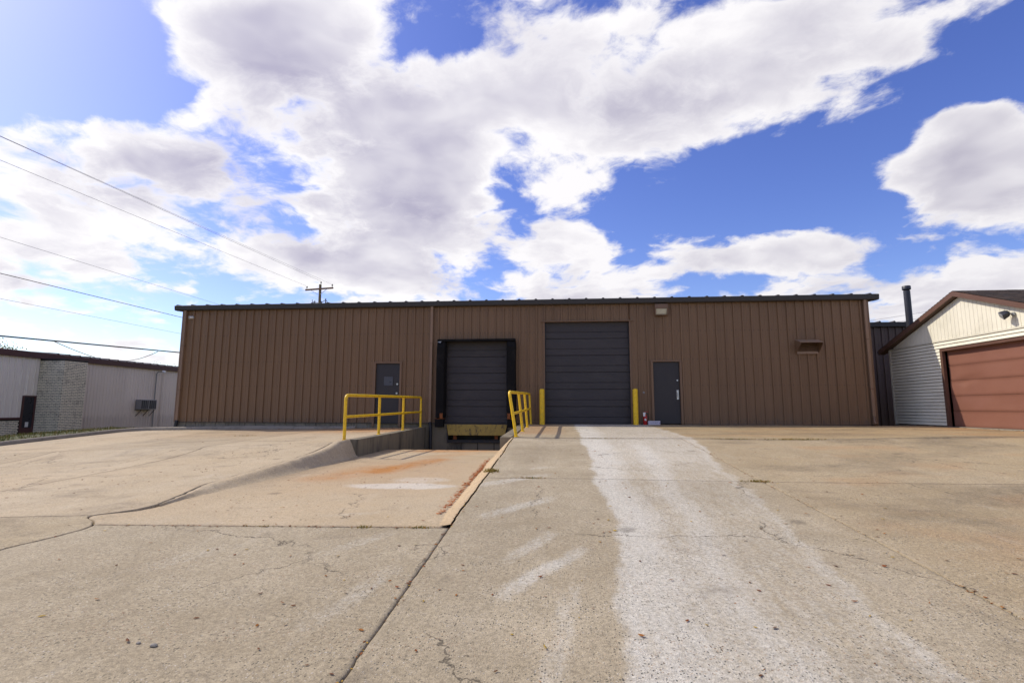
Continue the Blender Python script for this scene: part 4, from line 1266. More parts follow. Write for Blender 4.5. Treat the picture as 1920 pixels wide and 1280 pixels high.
while xx < bx1 - 0.05:
    w = random.uniform(0.012, 0.05)
    z1_ = bz + random.uniform(0.055, 0.075)
    mb.box(xx, xx + w, by - 0.0625, by - 0.0605, z1_, z1_ + random.uniform(0.012, 0.03))
    xx += w + random.uniform(0.012, 0.04)
mb.build('print', MAT['print'], pb)

# ------------------------------------------------------------------ fittings on the wall
wl = thing('wall_light', (3.68, WALL_Y - 0.03, 3.83), 'brown wall-pack light with cloudy lens under the eave', 'wall light')
x0, x1 = 3.45, 3.90
MB().prism([(WALL_Y - 0.031, 4.08), (WALL_Y - 0.031, 4.27), (WALL_Y - 0.20, 4.25), (WALL_Y - 0.22, 4.08)], 'x', x0, x1).build('housing', MAT['brown_trim'], wl, bevel=0.01)
MB().prism([(WALL_Y - 0.035, 3.875), (WALL_Y - 0.035, 4.078), (WALL_Y - 0.20, 4.078), (WALL_Y - 0.12, 3.89)], 'x', x0 + 0.03, x1 - 0.03).build('lens', MAT['lens'], wl, bevel=0.012)
mb = MB()
mb.box(x0, x0 + 0.028, WALL_Y - 0.21, WALL_Y - 0.033, 3.86, 4.079)
mb.box(x1 - 0.028, x1, WALL_Y - 0.21, WALL_Y - 0.033, 3.86, 4.079)
mb.box(x0, x1, WALL_Y - 0.14, WALL_Y - 0.033, 3.845, 3.868)
mb.build('lens_frame', MAT['brown_trim'], wl)

vh = thing('vent_hood', (8.6, WALL_Y - 0.03, 2.47), 'brown sheet metal vent hood high on the wall near the right end', 'vent hood')
x0, x1 = 8.24, 8.98
mb = MB()
zt, zb_ = 2.93, 2.45
yw, yo = WALL_Y - 0.05, WALL_Y - 0.44
t_ = 0.012
mb.add([(x0, yw, zt), (x1, yw, zt), (x1, yo, zt - 0.13), (x0, yo, zt - 0.13), (x0, yw, zt - t_), (x1, yw, zt - t_), (x1, yo, zt - 0.13 - t_), (x0, yo, zt - 0.13 - t_)],
       [(0, 3, 2, 1), (4, 5, 6, 7), (0, 1, 5, 4), (1, 2, 6, 5), (2, 3, 7, 6), (3, 0, 4, 7)])
mb.build('hood_top', MAT['vent'], vh)
for xx in (x0, x1 - t_):
    MB().prism([(yw, zt - t_ - 0.002), (yo + 0.004, zt - 0.13 - t_ - 0.002), (yo + 0.004, zt - 0.19), (yw, zb_)], 'x', xx, xx + t_).build('hood_cheek', MAT['brown_trim'], vh)  # cheeks and louvres take darker trim colour to paint the hood's inner shade
MB().box(x0 + 0.02, x1 - 0.02, WALL_Y - 0.085, yw - 0.001, zb_ - 0.02, zb_ + 0.06).build('bottom_rail', MAT['vent'], vh)
for i in range(5):
    zz = zb_ + 0.07 + i * 0.075
    MB().add([(x0 + 0.02, yw - 0.06, zz), (x1 - 0.02, yw - 0.06, zz), (x1 - 0.02, yw - 0.004, zz + 0.055), (x0 + 0.02, yw - 0.004, zz + 0.055),
              (x0 + 0.02, yw - 0.06, zz + 0.008), (x1 - 0.02, yw - 0.06, zz + 0.008), (x1 - 0.02, yw - 0.004, zz + 0.063), (x0 + 0.02, yw - 0.004, zz + 0.063)],
             [(0, 1, 2, 3), (4, 7, 6, 5), (0, 4, 5, 1), (3, 2, 6, 7), (0, 3, 7, 4), (1, 5, 6, 2)]).build('louvre', MAT['brown_trim'], vh)

sc = thing('security_camera', (-14.27, WALL_Y - 0.03, 4.02), 'small white security camera under the left end of the eave', 'camera')
MB().tube([(-14.24, WALL_Y - 0.032, 4.03), (-14.24, WALL_Y - 0.07, 4.03)], 0.055, 16).build('mount', MAT['grey_metal'], sc, smooth=True)
MB().tube([(-14.25, WALL_Y - 0.06, 4.03), (-14.30, WALL_Y - 0.17, 4.01)], 0.05, 16).build('body', MAT['white_plastic'], sc, smooth=True)
MB().tube([(-14.301, WALL_Y - 0.172, 4.0097), (-14.304, WALL_Y - 0.178, 4.009)], 0.03, 16).build('lens', MAT['glass'], sc, smooth=True)
db = thing('door_bell', (2.99, WALL_Y - 0.03, 1.10), 'tiny round push button on the wall left of the blank door', 'button')
round_part('plate', MAT['grey_metal'], db, (2.99, WALL_Y - 0.005, 1.10), 0.034, 0.028)
round_part('button', MAT['black_pipe'], db, (2.99, WALL_Y - 0.033, 1.095), 0.016, 0.010)

# ================================================================== annex behind, right
an = thing('metal_annex', (14.5, 24.0, -0.3), 'shade-darkened brown ribbed steel annex set back between warehouse and garage', 'annex')
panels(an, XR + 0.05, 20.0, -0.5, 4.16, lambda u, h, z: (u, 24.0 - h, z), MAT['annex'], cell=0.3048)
MB().prism([(24.0, 4.14), (23.84, 4.14), (23.82, 4.33), (24.0, 4.33)], 'x', XR + 0.05, 20.1).build('eave_gutter', MAT['eave'], an)
ra = MB().prism([(23.86, 4.34), (31.0, 4.9), (38.0, 4.34), (38.0, 4.2), (31, 4.7), (23.86, 4.28)], 'x', XR + 0.05, 20.1).build('roof', MAT['roof_metal'], an)
r0 = None
for i in range(15):
    if r0 is None:
        r0 = MB().prism([(XR + 0.30, 4.335), (XR + 0.33, 4.39), (XR + 0.38, 4.39), (XR + 0.41, 4.335)], 'y', 23.83, 24.6).build('roof_rib', MAT['roof_metal'], ra)
    else:
        share(r0, ra, (i * 0.61, 0, 0))
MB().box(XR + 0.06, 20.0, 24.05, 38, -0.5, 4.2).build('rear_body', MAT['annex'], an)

# ================================================================== cream garage, gable end to the yard
GX = 12.25
GF, GN, GR = 20.27, 13.10, 16.70      # far corner, near corner, ridge
ZB = 2.66                              # top of the lap siding
SL = 0.362
RZ = 4.02                              # underside of the roof at the ridge on the wall line
ga = thing('cream_garage', (GX, GR, 0), 'cream vinyl-sided garage with red-brown gable trim and overhead door', 'garage')
GD = (13.92, 17.60, 2.42)             # door opening y0, y1, top
def gz(y): return RZ - SL * abs(y - GR)
# core walls, dark so the gaps between boards carry painted shade
mb = MB()
mb.box(GX + 0.06, GX + 0.16, GD[1], GF - 0.03, -0.2, 2.6)
mb.box(GX + 0.06, GX + 0.16, GN + 0.03, GD[0], -0.2, 2.6)
mb.box(GX + 0.06, GX + 0.16, GD[0], GD[1], GD[2] + 0.03, 2.6)
mb.prism([(GN + 0.03, 2.6), (GF - 0.03, 2.6), (GR, RZ - 0.02)], 'x', GX + 0.06, GX + 0.16)
mb.box(GX + 0.16, 20, GF - 0.13, GF - 0.03, -0.2, gz(GF) - 0.02)
mb.box(GX + 0.16, 20, GN + 0.03, GN + 0.13, -0.2, gz(GN) - 0.02)
mb.build('wall_core', MAT['soffit'], ga)
# lap siding, one board per course
ch = 0.1065
def lap(y0, y1, z):
    p = [(GX + 0.055, z), (GX - 0.012, z), (GX - 0.016, z + 0.006), (GX + 0.006, z + ch + 0.004), (GX + 0.055, z + ch + 0.004)]
    return MB().prism([(a_, b_) for a_, b_ in p], 'y', y0, y1)
def lap_build(y0, y1, z):
    p = [(GX + 0.055, z + 0.004), (GX - 0.014, z + 0.004), (GX - 0.018, z + 0.010), (GX + 0.008, z + ch - 0.006), (GX + 0.055, z + ch - 0.006)]
    return MB().prism(p, 'y', y0, y1).build('siding_board', MAT['cream'], ga)
first = {}
nco = 25
for i in range(nco):
    z = 0.02 + i * ch
    if z > 2.62: break
    for key, (y0, y1) in {'far': (GD[1] + 0.10, GF - 0.07), 'near': (GN + 0.07, GD[0] - 0.10)}.items():
        kk = key
        if z > GD[2] + 0.02:
            if key == 'near': continue
            y0, y1, kk = GN + 0.07, GF - 0.07, 'full'
        if kk in first: share(first[kk][0], ga, (0, 0, z - first[kk][1]))
        else: first[kk] = (lap_build(y0, y1, z), z)
    topz = z + ch
# gable of upright boards
yy = GN + 0.08
bw = 0.152
while yy < GF - 0.1:
    e = min(yy + bw - 0.008, GF - 0.08)
    za, zb2 = gz(yy) - 0.06, gz(e) - 0.06
    lo = topz + 0.05
    if min(za, zb2) > lo + 0.02:
        m2 = MB()
        pk = [(yy, lo), (e, lo), (e, zb2)] + ([(GR, RZ - 0.06)] if yy < GR < e else []) + [(yy, za)]
        m2.prism(pk, 'x', GX - 0.004, GX + 0.055)
        m2.build('gable_board', MAT['cream'], ga)
    yy += bw
MB().prism([(GX + 0.055, topz + 0.002), (GX - 0.022, topz + 0.002), (GX - 0.022, topz + 0.04), (GX + 0.0, topz + 0.048), (GX + 0.055, topz + 0.048)], 'y', GN, GF).build('band_moulding', MAT['cream_trim'], ga)
for y0, y1 in ((GF - 0.07, GF + 0.01), (GN - 0.01, GN + 0.07)):
    MB().box(GX - 0.024, GX + 0.06, y0, y1, 0.0, topz + 0.0).build('corner_post', MAT['cream_trim'], ga)
# side walls
for i in range(24):
    z = 0.02 + i * ch
    MB().box(GX + 0.07, 20, GN - 0.004 + 0.006 * (i % 2), GN + 0.029, z, z + ch - 0.004).build('siding_board', MAT['cream'], ga) if i % 1 == 0 else None
# roof with shingle courses, rake fascia, soffit, eave gutters
OV = 0.16
mb = MB()
def plane_quad(y0, y1, dz0, dz1, xa_, xb_, th):
    z0_, z1_ = gz(y0) + dz0, gz(y1) + dz1
    mb.add([(xa_, y0, z0_), (xb_, y0, z0_), (xb_, y1, z1_), (xa_, y1, z1_), (xa_, y0, z0_ - th), (xb_, y0, z0_ - th), (xb_, y1, z1_ - th), (xa_, y1, z1_ - th)],
           [(0, 1, 2, 3), (7, 6, 5, 4), (0, 4, 5, 1), (2, 6, 7, 3), (1, 5, 6, 2), (0, 3, 7, 4)])
plane_quad(GN - 0.35, GR, 0.115, 0.115, GX - OV, 20.3, 0.05)
plane_quad(GR, GF + 0.35, 0.115, 0.115, GX - OV, 20.3, 0.05)
deck = mb.build('roof', MAT['soffit'], ga)
mb = MB()
cw = 0.135
for side in (-1, 1):
    y = (GR - GN if side < 0 else GF - GR) + 0.36
    d = y
    while d > 0.02:
        d2 = max(0.0, d - cw - 0.03)
        # shingles of one course, lower edge proud; tabs of uneven tone come from the material
        ya_, yb_ = GR + side * d, GR + side * d2
        za_, zb3 = RZ - SL * d + 0.137, RZ - SL * d2 + 0.122
        x = GX - OV - 0.02
        while x < 20.3:
            w = random.uniform(0.22, 0.36)
            dz = random.uniform(-0.003, 0.004)
            x2 = min(x + w - 0.006, 20.32)
            q = [(x, ya_, za_ + dz), (x2, ya_, za_ + dz), (x2, yb_, zb3), (x, yb_, zb3), (x, ya_, za_ - 0.02), (x2, ya_, za_ - 0.02)]
            fq = [(0, 1, 2, 3), (0, 4, 5, 1)]
            mb.add(q, fq if side < 0 else [f[::-1] for f in fq])
            x += w
        d -= cw
sh = mb.build('shingles', MAT['shingle'], deck)
sh['kind'] = 'stuff'
mb = MB()
mb.prism([(GX - OV - 0.10, 0), (GX - OV + 0.10, 0), (GX - OV + 0.10, 0.02), (GX - OV - 0.10, 0.02)], 'y', 0, 0.01) if False else None
for side, ye in ((-1, GN - 0.35), (1, GF + 0.35)):
    z0_, z1_ = gz(ye), RZ
    mb2 = MB()
    xa_, xb_ = GX - OV - 0.024, GX - OV - 0.003
    mb2.add([(xa_, ye, z0_ - 0.04), (xa_, GR, z1_ - 0.04), (xa_, GR, z1_ + 0.112), (xa_, ye, z0_ + 0.112), (xb_, ye, z0_ - 0.04), (xb_, GR, z1_ - 0.04), (xb_, GR, z1_ + 0.112), (xb_, ye, z0_ + 0.112)],
            [(0, 1, 2, 3), (7, 6, 5, 4), (0, 4, 5, 1), (3, 2, 6, 7), (0, 3, 7, 4), (1, 5, 6, 2)])
    mb2.build('rake_fascia', MAT['garage_trim'], ga)
    mb3 = MB()
    mb3.add([(GX - OV - 0.002, ye, z0_ - 0.02), (GX + 0.05, ye, z0_ - 0.02), (GX + 0.05, GR, z1_ - 0.02), (GX - OV - 0.002, GR, z1_ - 0.02),
             (GX - OV - 0.002, ye, z0_ - 0.035), (GX + 0.05, ye, z0_ - 0.035), (GX + 0.05, GR, z1_ - 0.035), (GX - OV - 0.002, GR, z1_ - 0.035)],
            [(0, 1, 2, 3), (7, 6, 5, 4), (0, 4, 5, 1), (2, 6, 7, 3)])
    mb3.build('soffit', MAT['soffit'], ga)
    gy0 = ye + (0.0 if side > 0 else -0.11)
    MB().prism([(gy0, z0_ + 0.02), (gy0 + 0.11, z0_ + 0.02), (gy0 + 0.11, z0_ + 0.11), (gy0 + 0.10, z0_ + 0.11), (gy0 + 0.10, z0_ + 0.03), (gy0 + 0.01, z0_ + 0.03), (gy0 + 0.01, z0_ + 0.11), (gy0, z0_ + 0.11)], 'x', GX - OV, 20.3).build('gutter', MAT['eave'], ga)
# door frame and sections
mb = MB()
mb.box(GX - 0.03, GX + 0.22, GD[1], GD[1] + 0.10, 0.0, GD[2] + 0.02)
mb.box(GX - 0.03, GX + 0.22, GD[0] - 0.10, GD[0], 0.0, GD[2] + 0.02)
mb.box(GX - 0.032, GX + 0.22, GD[0] - 0.10, GD[1] + 0.10, GD[2] - 0.05, GD[2] + 0.03)
mb.build('door_frame', MAT['garage_trim'], ga)
god = bpy.data.objects.new('garage_door', None)
col.objects.link(god)
god.parent = ga
god['label'] = 'dented terracotta overhead door'
ns = 5
hh = (GD[2] - 0.05) / ns
for i in range(ns):
    z0_ = 0.005 + i * hh
    xd = GX + 0.13
    ny_, nz_ = 46, 12
    vs_, fs_ = [], []
    for kz in range(nz_ + 1):
        tz = kz / nz_
        for ky in range(ny_ + 1):
            yv = lerp(GD[1] - 0.004, GD[0] + 0.004, ky / ny_)
            zv = z0_ + tz * (hh - 0.005)
            dx = 0.014 * (1 - sstep(0, 0.10, tz)) - 0.010 * sstep(0.90, 1.0, tz)
            # knocks from vehicles
            dx += 0.028 * math.exp(-(((yv - 16.75) / 0.35) ** 2 + ((zv - 1.46) / 0.10) ** 2)) + 0.03 * math.exp(-(((yv - 17.1) / 0.22) ** 2 + ((zv - 1.38) / 0.13) ** 2))
            dx += 0.012 * mnoise.noise((yv * 1.3, zv * 2.1, 3.0))
            vs_.append((xd + float(dx), yv, zv))
    for kz in range(nz_):
        for ky in range(ny_):
            a_ = kz * (ny_ + 1) + ky
            fs_.append((a_, a_ + 1, a_ + ny_ + 2, a_ + ny_ + 1))
    MB().add(vs_, fs_).build('door_section', MAT['garage_door'], god, smooth=True)
MB().box(GX + 0.21, GX + 0.22, GD[0], GD[1], 0, GD[2]).build('door_backing', MAT['door_dark'], god)
MB().box(GX - 0.05, 20, GN, GF, -0.5, -0.002).build('floor_slab', MAT['block'], ga)

fl_ = thing('flood_light', (GX, 14.86, 3.06), 'grey floodlight bracketed on the cream gable above the garage door', 'floodlight')
fy, fz = 14.86, 3.08
MB().tube([(GX - 0.005, fy, fz), (GX - 0.05, fy, fz)], 0.055, 16).build('base', MAT['grey_metal'], fl_, smooth=True)
MB().tube([(GX - 0.04, fy, fz), (GX - 0.13, fy + 0.02, fz + 0.03)], 0.022, 10).build('arm', MAT['grey_metal'], fl_, smooth=True)
hd = MB()
c0, c1 = Vector((GX - 0.11, fy + 0.03, fz + 0.06)), Vector((GX - 0.26, fy + 0.10, fz - 0.03))
hd.tube([c0, c0 + (c1 - c0) * 0.3, c1], [0.06, 0.10, 0.125], 4)
hd.build('lamp_head', MAT['flue'], fl_, bevel=0.01)
hd = MB().tube([c1 + (c1 - c0) * 0.01, c1 + (c1 - c0) * 0.05], [0.115, 0.115], 4).build('lamp_glass', MAT['grey_metal'], fl_)

fp = thing('flue_pipe', (12.86, 20.05, 2.6), 'tall black flue pipe with cap rising behind the garage roof', 'flue pipe')
MB().tube([(12.92, 20.05, 2.5), (12.92, 20.05, 4.90)], 0.108, 20).build('pipe', MAT['flue'], fp, smooth=True)
MB().lathe([(0.118, 0), (0.118, 0.04)], (12.92, 20.05, 3.55), 20).build('joint_collar', MAT['flue'], fp, smooth=True)
MB().lathe([(0.118, 0), (0.14, 0.02), (0.14, 0.13), (0.125, 0.15)], (12.92, 20.05, 4.93), 20).build('cap', MAT['flue'], fp, smooth=True)

# ================================================================== pale office building on the left
LX = -26.0
lb = thing('office_building', (LX, 28, -1.0), 'pale ribbed steel building with cream brick pier and maroon fascia beyond the grass', 'building')
LZ0, LZ1 = -1.05, 2.98
panels(lb, 12.0, 22.98, 0.05, LZ1, lambda u, h, z: (LX + h, u, z), MAT['panel_white'])
MB().box(LX - 0.06, LX - 0.01, 22.95, 23.66, 1.10, LZ1).build('door_head_panel', MAT['panel_white'], lb)
panels(lb, 23.0, 23.62, 1.14, LZ1, lambda u, h, z: (LX + h, u, z), MAT['panel_white'])
panels(lb, 24.9, 44.0, LZ0, LZ1, lambda u, h, z: (LX + h, u, z), MAT['panel_grey'], cell=0.203, width=0.812, rib=0.012)
MB().box(LX - 14, LX - 0.06, 12, 44, LZ0, LZ1).build('wall_core', MAT['panel_grey'], lb)
MB().box(LX - 0.02, LX + 0.06, 12.0, 22.97, -0.04, 0.05).build('window_sill', MAT['maroon'], lb)
# fascia and roof
MB().prism([(LX - 0.02, 2.96), (LX + 0.16, 2.96), (LX + 0.18, 3.24), (LX - 0.02, 3.24)], 'y', 11.8, 44.2).build('fascia', MAT['maroon'], lb)
rf = MB().prism([(LX + 0.15, 3.245), (LX + 0.15, 3.262), (LX - 7, 3.75), (LX - 14.2, 3.25), (LX - 14.2, 3.2), (LX - 7, 3.6)], 'y', 11.8, 44.2).build('roof', MAT['panel_white'], lb)
r0 = None
for i in range(30):
    y = 24.4 + i * 0.61
    if r0 is None:
        r0 = MB().add([(LX + 0.175, y - 0.05, 3.25), (LX + 0.175, y - 0.02, 3.32), (LX + 0.175, y + 0.02, 3.32), (LX + 0.175, y + 0.05, 3.25),
                       (LX - 4, y - 0.05, 3.53), (LX - 4, y - 0.02, 3.60), (LX - 4, y + 0.02, 3.60), (LX - 4, y + 0.05, 3.53)],
                      [(0, 3, 2, 1), (0, 1, 5, 4), (1, 2, 6, 5), (2, 3, 7, 6)]).build('roof_rib', MAT['eave'], rf)
    else:
        share(r0, rf, (0, i * 0.61, 0))
# brick pier and the low brick wall, bricks laid singly in running bond
PX, PY0, PY1, PZ = -24.66, 23.66, 24.95, 2.90
pier = MB().box(LX - 0.05, PX - 0.012, PY0 + 0.012, PY1 - 0.012, LZ0, PZ).build('pier_core', MAT['mortar'], lb)
mb = MB()
bh, bl_, jt = 0.060, 0.20, 0.020
def brick_face(p0, p1, z0, z1, outv):
    d = (p1 - p0)
    L = d.length
    d.normalize()
    row = 0
    z = z0
    while z + bh < z1:
        s_ = -(bl_ + jt) * 0.5 * (row % 2)
        while s_ < L:
            a_, b_ = max(0, s_), min(L, s_ + bl_)
            if b_ - a_ > 0.03:
                pr = outv * (0.011 + random.uniform(-0.003, 0.003))
                q0, q1 = p0 + d * a_, p0 + d * b_
                c = [q0, q1, q1 + pr, q0 + pr]
                vs_ = [(v.x, v.y, z) for v in c] + [(v.x, v.y, z + bh) for v in c]
                mb.add(vs_, [(0, 3, 2, 1), (4, 5, 6, 7), (0, 1, 5, 4), (1, 2, 6, 5), (2, 3, 7, 6), (3, 0, 4, 7)])
            s_ += bl_ + jt
        z += bh + jt
        row += 1
brick_face(Vector((LX + 0.0, PY0 + 0.012, 0)), Vector((PX - 0.012, PY0 + 0.012, 0)), LZ0, PZ, Vector((0, -1, 0)))
brick_face(Vector((PX - 0.012, PY0 + 0.002, 0)), Vector((PX - 0.012, PY1 - 0.012, 0)), LZ0, PZ, Vector((1, 0, 0)))
bo = mb.build('brick', MAT['brick'], pier)
bo['kind'] = 'stuff'
MB().box(LX, PX + 0.02, PY0 - 0.02, PY1, PZ + 0.002, PZ + 0.06).build('pier_cap', MAT['eave'], lb)
wc = MB().box(LX - 0.05, LX - 0.012, 12.0, 22.97, LZ0, -0.04).build('low_wall_core', MAT['mortar'], lb)
mb = MB()
brick_face(Vector((LX - 0.012, 17.0, 0)), Vector((LX - 0.012, 22.96, 0)), LZ0, -0.06, Vector((1, 0, 0)))
bo = mb.build('brick', MAT['brick'], wc)
bo['kind'] = 'stuff'
# glazed door in maroon frame
od = bpy.data.objects.new('door', None)
col.objects.link(od)
od.parent = lb
MB().box(LX - 0.04, LX + 0.03, 22.98, 23.07, LZ0, 1.10).build('frame', MAT['maroon'], od)
MB().box(LX - 0.04, LX + 0.03, 23.56, 23.65, LZ0, 1.10).build('frame', MAT['maroon'], od)
MB().box(LX - 0.04, LX + 0.03, 23.07, 23.56, 1.04, 1.10).build('frame', MAT['maroon'], od)
MB().box(LX - 0.02, LX + 0.02, 23.07, 23.56, LZ0, -0.46).build('kick_panel', MAT['maroon'], od)
MB().box(LX - 0.02, LX + 0.008, 23.07, 23.56, -0.46, 1.04).build('pane', MAT['glass'], od)
MB().box(LX + 0.009, LX + 0.012, 23.24, 23.40, -0.42, -0.18).build('paper_notice', MAT['white_plastic'], od)
# conduit with lamp, window unit
MB().tube([(LX + 0.06, 31.2, LZ0), (LX + 0.06, 31.2, 2.7), (LX + 0.12, 31.25, 2.82), (LX + 0.35, 31.35, 2.86)], 0.028, 8).build('conduit', MAT['ac'], lb, smooth=True)
MB().tube([(LX + 0.05, 31.75, LZ0), (LX + 0.05, 31.75, 2.75)], 0.02, 8).build('conduit', MAT['panel_grey'], lb, smooth=True)
lp = thing('yard_lamp', (LX + 0.3, 31.35, 2.8), 'small white lamp head on the conduit under the maroon fascia', 'lamp')
MB().tube([(LX + 0.33, 31.35, 2.87), (LX + 0.48, 31.4, 2.80)], [0.06, 0.09], 12).build('shade', MAT['white_plastic'], lp, smooth=True)
MB().tube([(LX + 0.30, 31.34, 2.885), (LX + 0.335, 31.35, 2.869)], 0.04, 10).build('socket', MAT['grey_metal'], lp, smooth=True)
ac = thing('air_conditioner', (LX + 0.25, 30.4, 0.4), 'window air conditioner on brackets on the pale steel wall', 'air conditioner')
y0, y1, z0_, z1_ = 29.75, 31.0, 0.42, 1.02
MB().box(LX + 0.035, LX + 0.40, y0, y1, z0_, z1_).build('casing', MAT['ac'], ac, bevel=0.015)
for k in range(2):
    g0_ = y0 + 0.05 + k * 0.62
    MB().box(LX + 0.401, LX + 0.412, g0_, g0_ + 0.53, z0_ + 0.05, z1_ - 0.05).build('grille', MAT['black_pipe'], ac)
    for j in range(3):
        MB().box(LX + 0.412, LX + 0.42, g0_ + 0.10 + j * 0.15, g0_ + 0.12 + j * 0.15, z0_ + 0.05, z1_ - 0.05).build('grille_bar', MAT['ac'], ac)
for yy in (y0 + 0.1, y0 + 0.65, y1 - 0.1):
    MB().tube([(LX + 0.03, yy, 0.02), (LX + 0.38, yy, 0.40)], 0.018, 6).build('bracket', MAT['dark_steel'], ac)
MB().box(LX - 0.058, LX + 0.034, y0, y1, z0_ - 0.05, z0_ - 0.01).build('sill', MAT['ac'], ac)

# ================================================================== utility pole and lines
PX_, PY_ = -22.45, 46.0
po = thing('utility_pole', (PX_, PY_, -1), 'wooden utility pole with crossarm rising behind the warehouse roof', 'utility pole')
MB().tube([(PX_, PY_, -1.2), (PX_ + 0.05, PY_, 6), (PX_, PY_, 12.12)], [0.19, 0.15, 0.115], 14).build('pole', MAT['wood'], po, smooth=True)
arm = MB().prism([(PY_ - 0.19, -0.07), (PY_ - 0.08, -0.07), (PY_ - 0.08, 0.07), (PY_ - 0.19, 0.07)], 'x', PX_ - 1.38, PX_ + 1.34)
arm.v = [(x, y, z + 11.66 + 0.055 * (x - PX_)) for x, y, z in arm.v]
arm.build('crossarm', MAT['arm_wood'], po)
for s_, xe in ((-1, -0.85), (1, 0.78)):
    MB().tube([(PX_ + xe, PY_ - 0.20, 11.6 + 0.055 * xe), (PX_ + s_ * 0.1, PY_ - 0.16, 11.12)], 0.018, 6).build('brace', MAT['grey_metal'], po)
for ix, iz in ((-1.24, 11.66), (1.24, 11.80), (0.06, 12.12)):
    MB().lathe([(0.02, 0), (0.02, 0.12), (0.06, 0.13), (0.075, 0.17), (0.05, 0.20), (0.07, 0.24), (0.03, 0.30)], (PX_ + ix, PY_ - 0.13 if ix != 0.06 else PY_, iz), 10).build('insulator', MAT['insulator'], po, smooth=True)
MB().tube([(PX_ - 0.62, PY_ - 0.2, 10.62), (PX_ - 0.60, PY_ - 0.2, 10.42), (PX_ - 0.30, PY_ - 0.2, 10.36), (PX_ - 0.1, PY_ - 0.1, 10.34)], 0.03, 8).build('cutout_bracket', MAT['insulator'], po, smooth=True)
MB().tube([(PX_ + 0.1, PY_ - 0.1, 10.25), (PX_ + 0.45, PY_ - 0.2, 10.42), (PX_ + 0.68, PY_ - 0.2, 10.58), (PX_ + 0.88, PY_ - 0.2, 10.40)], 0.03, 8).build('cutout_bracket', MAT['insulator'], po, smooth=True)
for ix, z0_, z1_ in ((-0.36, 10.12, 10.52), (0.28, 10.12, 10.46), (0.70, 10.14, 10.70)):
    MB().lathe([(0.03, 0), (0.06, 0.05), (0.04, 0.12), (0.065, 0.18), (0.04, 0.26), (0.05, z1_ - z0_)], (PX_ + ix, PY_ - 0.2, z0_), 10).build('cutout', MAT['insulator'], po, smooth=True)

def wire(label, p0, p1, r, sag=0.0, mat='wire', n=40, extra=None):
    p0, p1 = Vector(p0), Vector(p1)
    pts = []
    for i in range(n + 1):
        t = i / n
        p = p0.lerp(p1, t)
        p.z -= 4 * sag * t * (1 - t)
        pts.append(p)
    o = MB().tube(pts, r, 6).build('overhead_wire', MAT[mat], None, smooth=True)
    return tag(o, label, 'wire', 'overhead wires left of the warehouse' if extra is None else extra)
wire('topmost thin wire running from the pole top to the upper left', (PX_ + 0.06, PY_, 12.42), (-22.4, -22, 9.92), 0.0095, 0.0, 'wire_grey')
wire('thin wire from the right crossarm tip, close under the topmost wire', (PX_ + 1.24, PY_ - 0.13, 12.06), (-21.1, -22, 9.25), 0.007, 0.05, 'wire_grey')
wire('thin wire from the left crossarm tip, third from the top', (PX_ - 1.24, PY_ - 0.13, 11.95), (-23.8, -22, 9.85), 0.009, 0.10, 'wire_grey')
wire('faint thin wire passing just above the left eave corner', (-22.0, 46, 7.15), (-22.0, -22, 7.30), 0.007, 0.0, 'wire_grey')
wire('black wire meeting the warehouse just below its left eave', (-22.0, 46, 5.75), (-22.0, -22, 5.85), 0.014, 0.0)
wire('faint thin wire between the black wire and the thick cable', (-22.0, 46, 4.85), (-22.0, -22, 4.72), 0.007, 0.0, 'wire_grey')
wire('thick black cable low above the maroon fascia', (-22.0, 46, 4.42), (-22.0, -22, 1.75), 0.034, 0.0)
wire('short drop wire sagging from thick cable to fascia beside the brick pier', (-22.0, 20.5, 3.40), (-25.8, 26.5, 3.30), 0.016, 0.04, 'wire', 16)
wire('short drop wire curving from fascia up to thick cable near the warehouse', (-22.0, 26.4, 3.60), (-25.8, 28.6, 3.30), 0.016, 0.10, 'wire', 16)
W2 = 'far wires seen right of the warehouse'
wire('lower of the far wires seen between warehouse and garage roof', (20.0, 50, 6.9), (60, 50, 13.8), 0.014, 0.4, 'wire_grey', 20, W2)
wire('upper of the far wires seen between warehouse and garage roof', (20.0, 50, 7.4), (60, 50, 14.3), 0.014, 0.4, 'wire_grey', 20, W2)

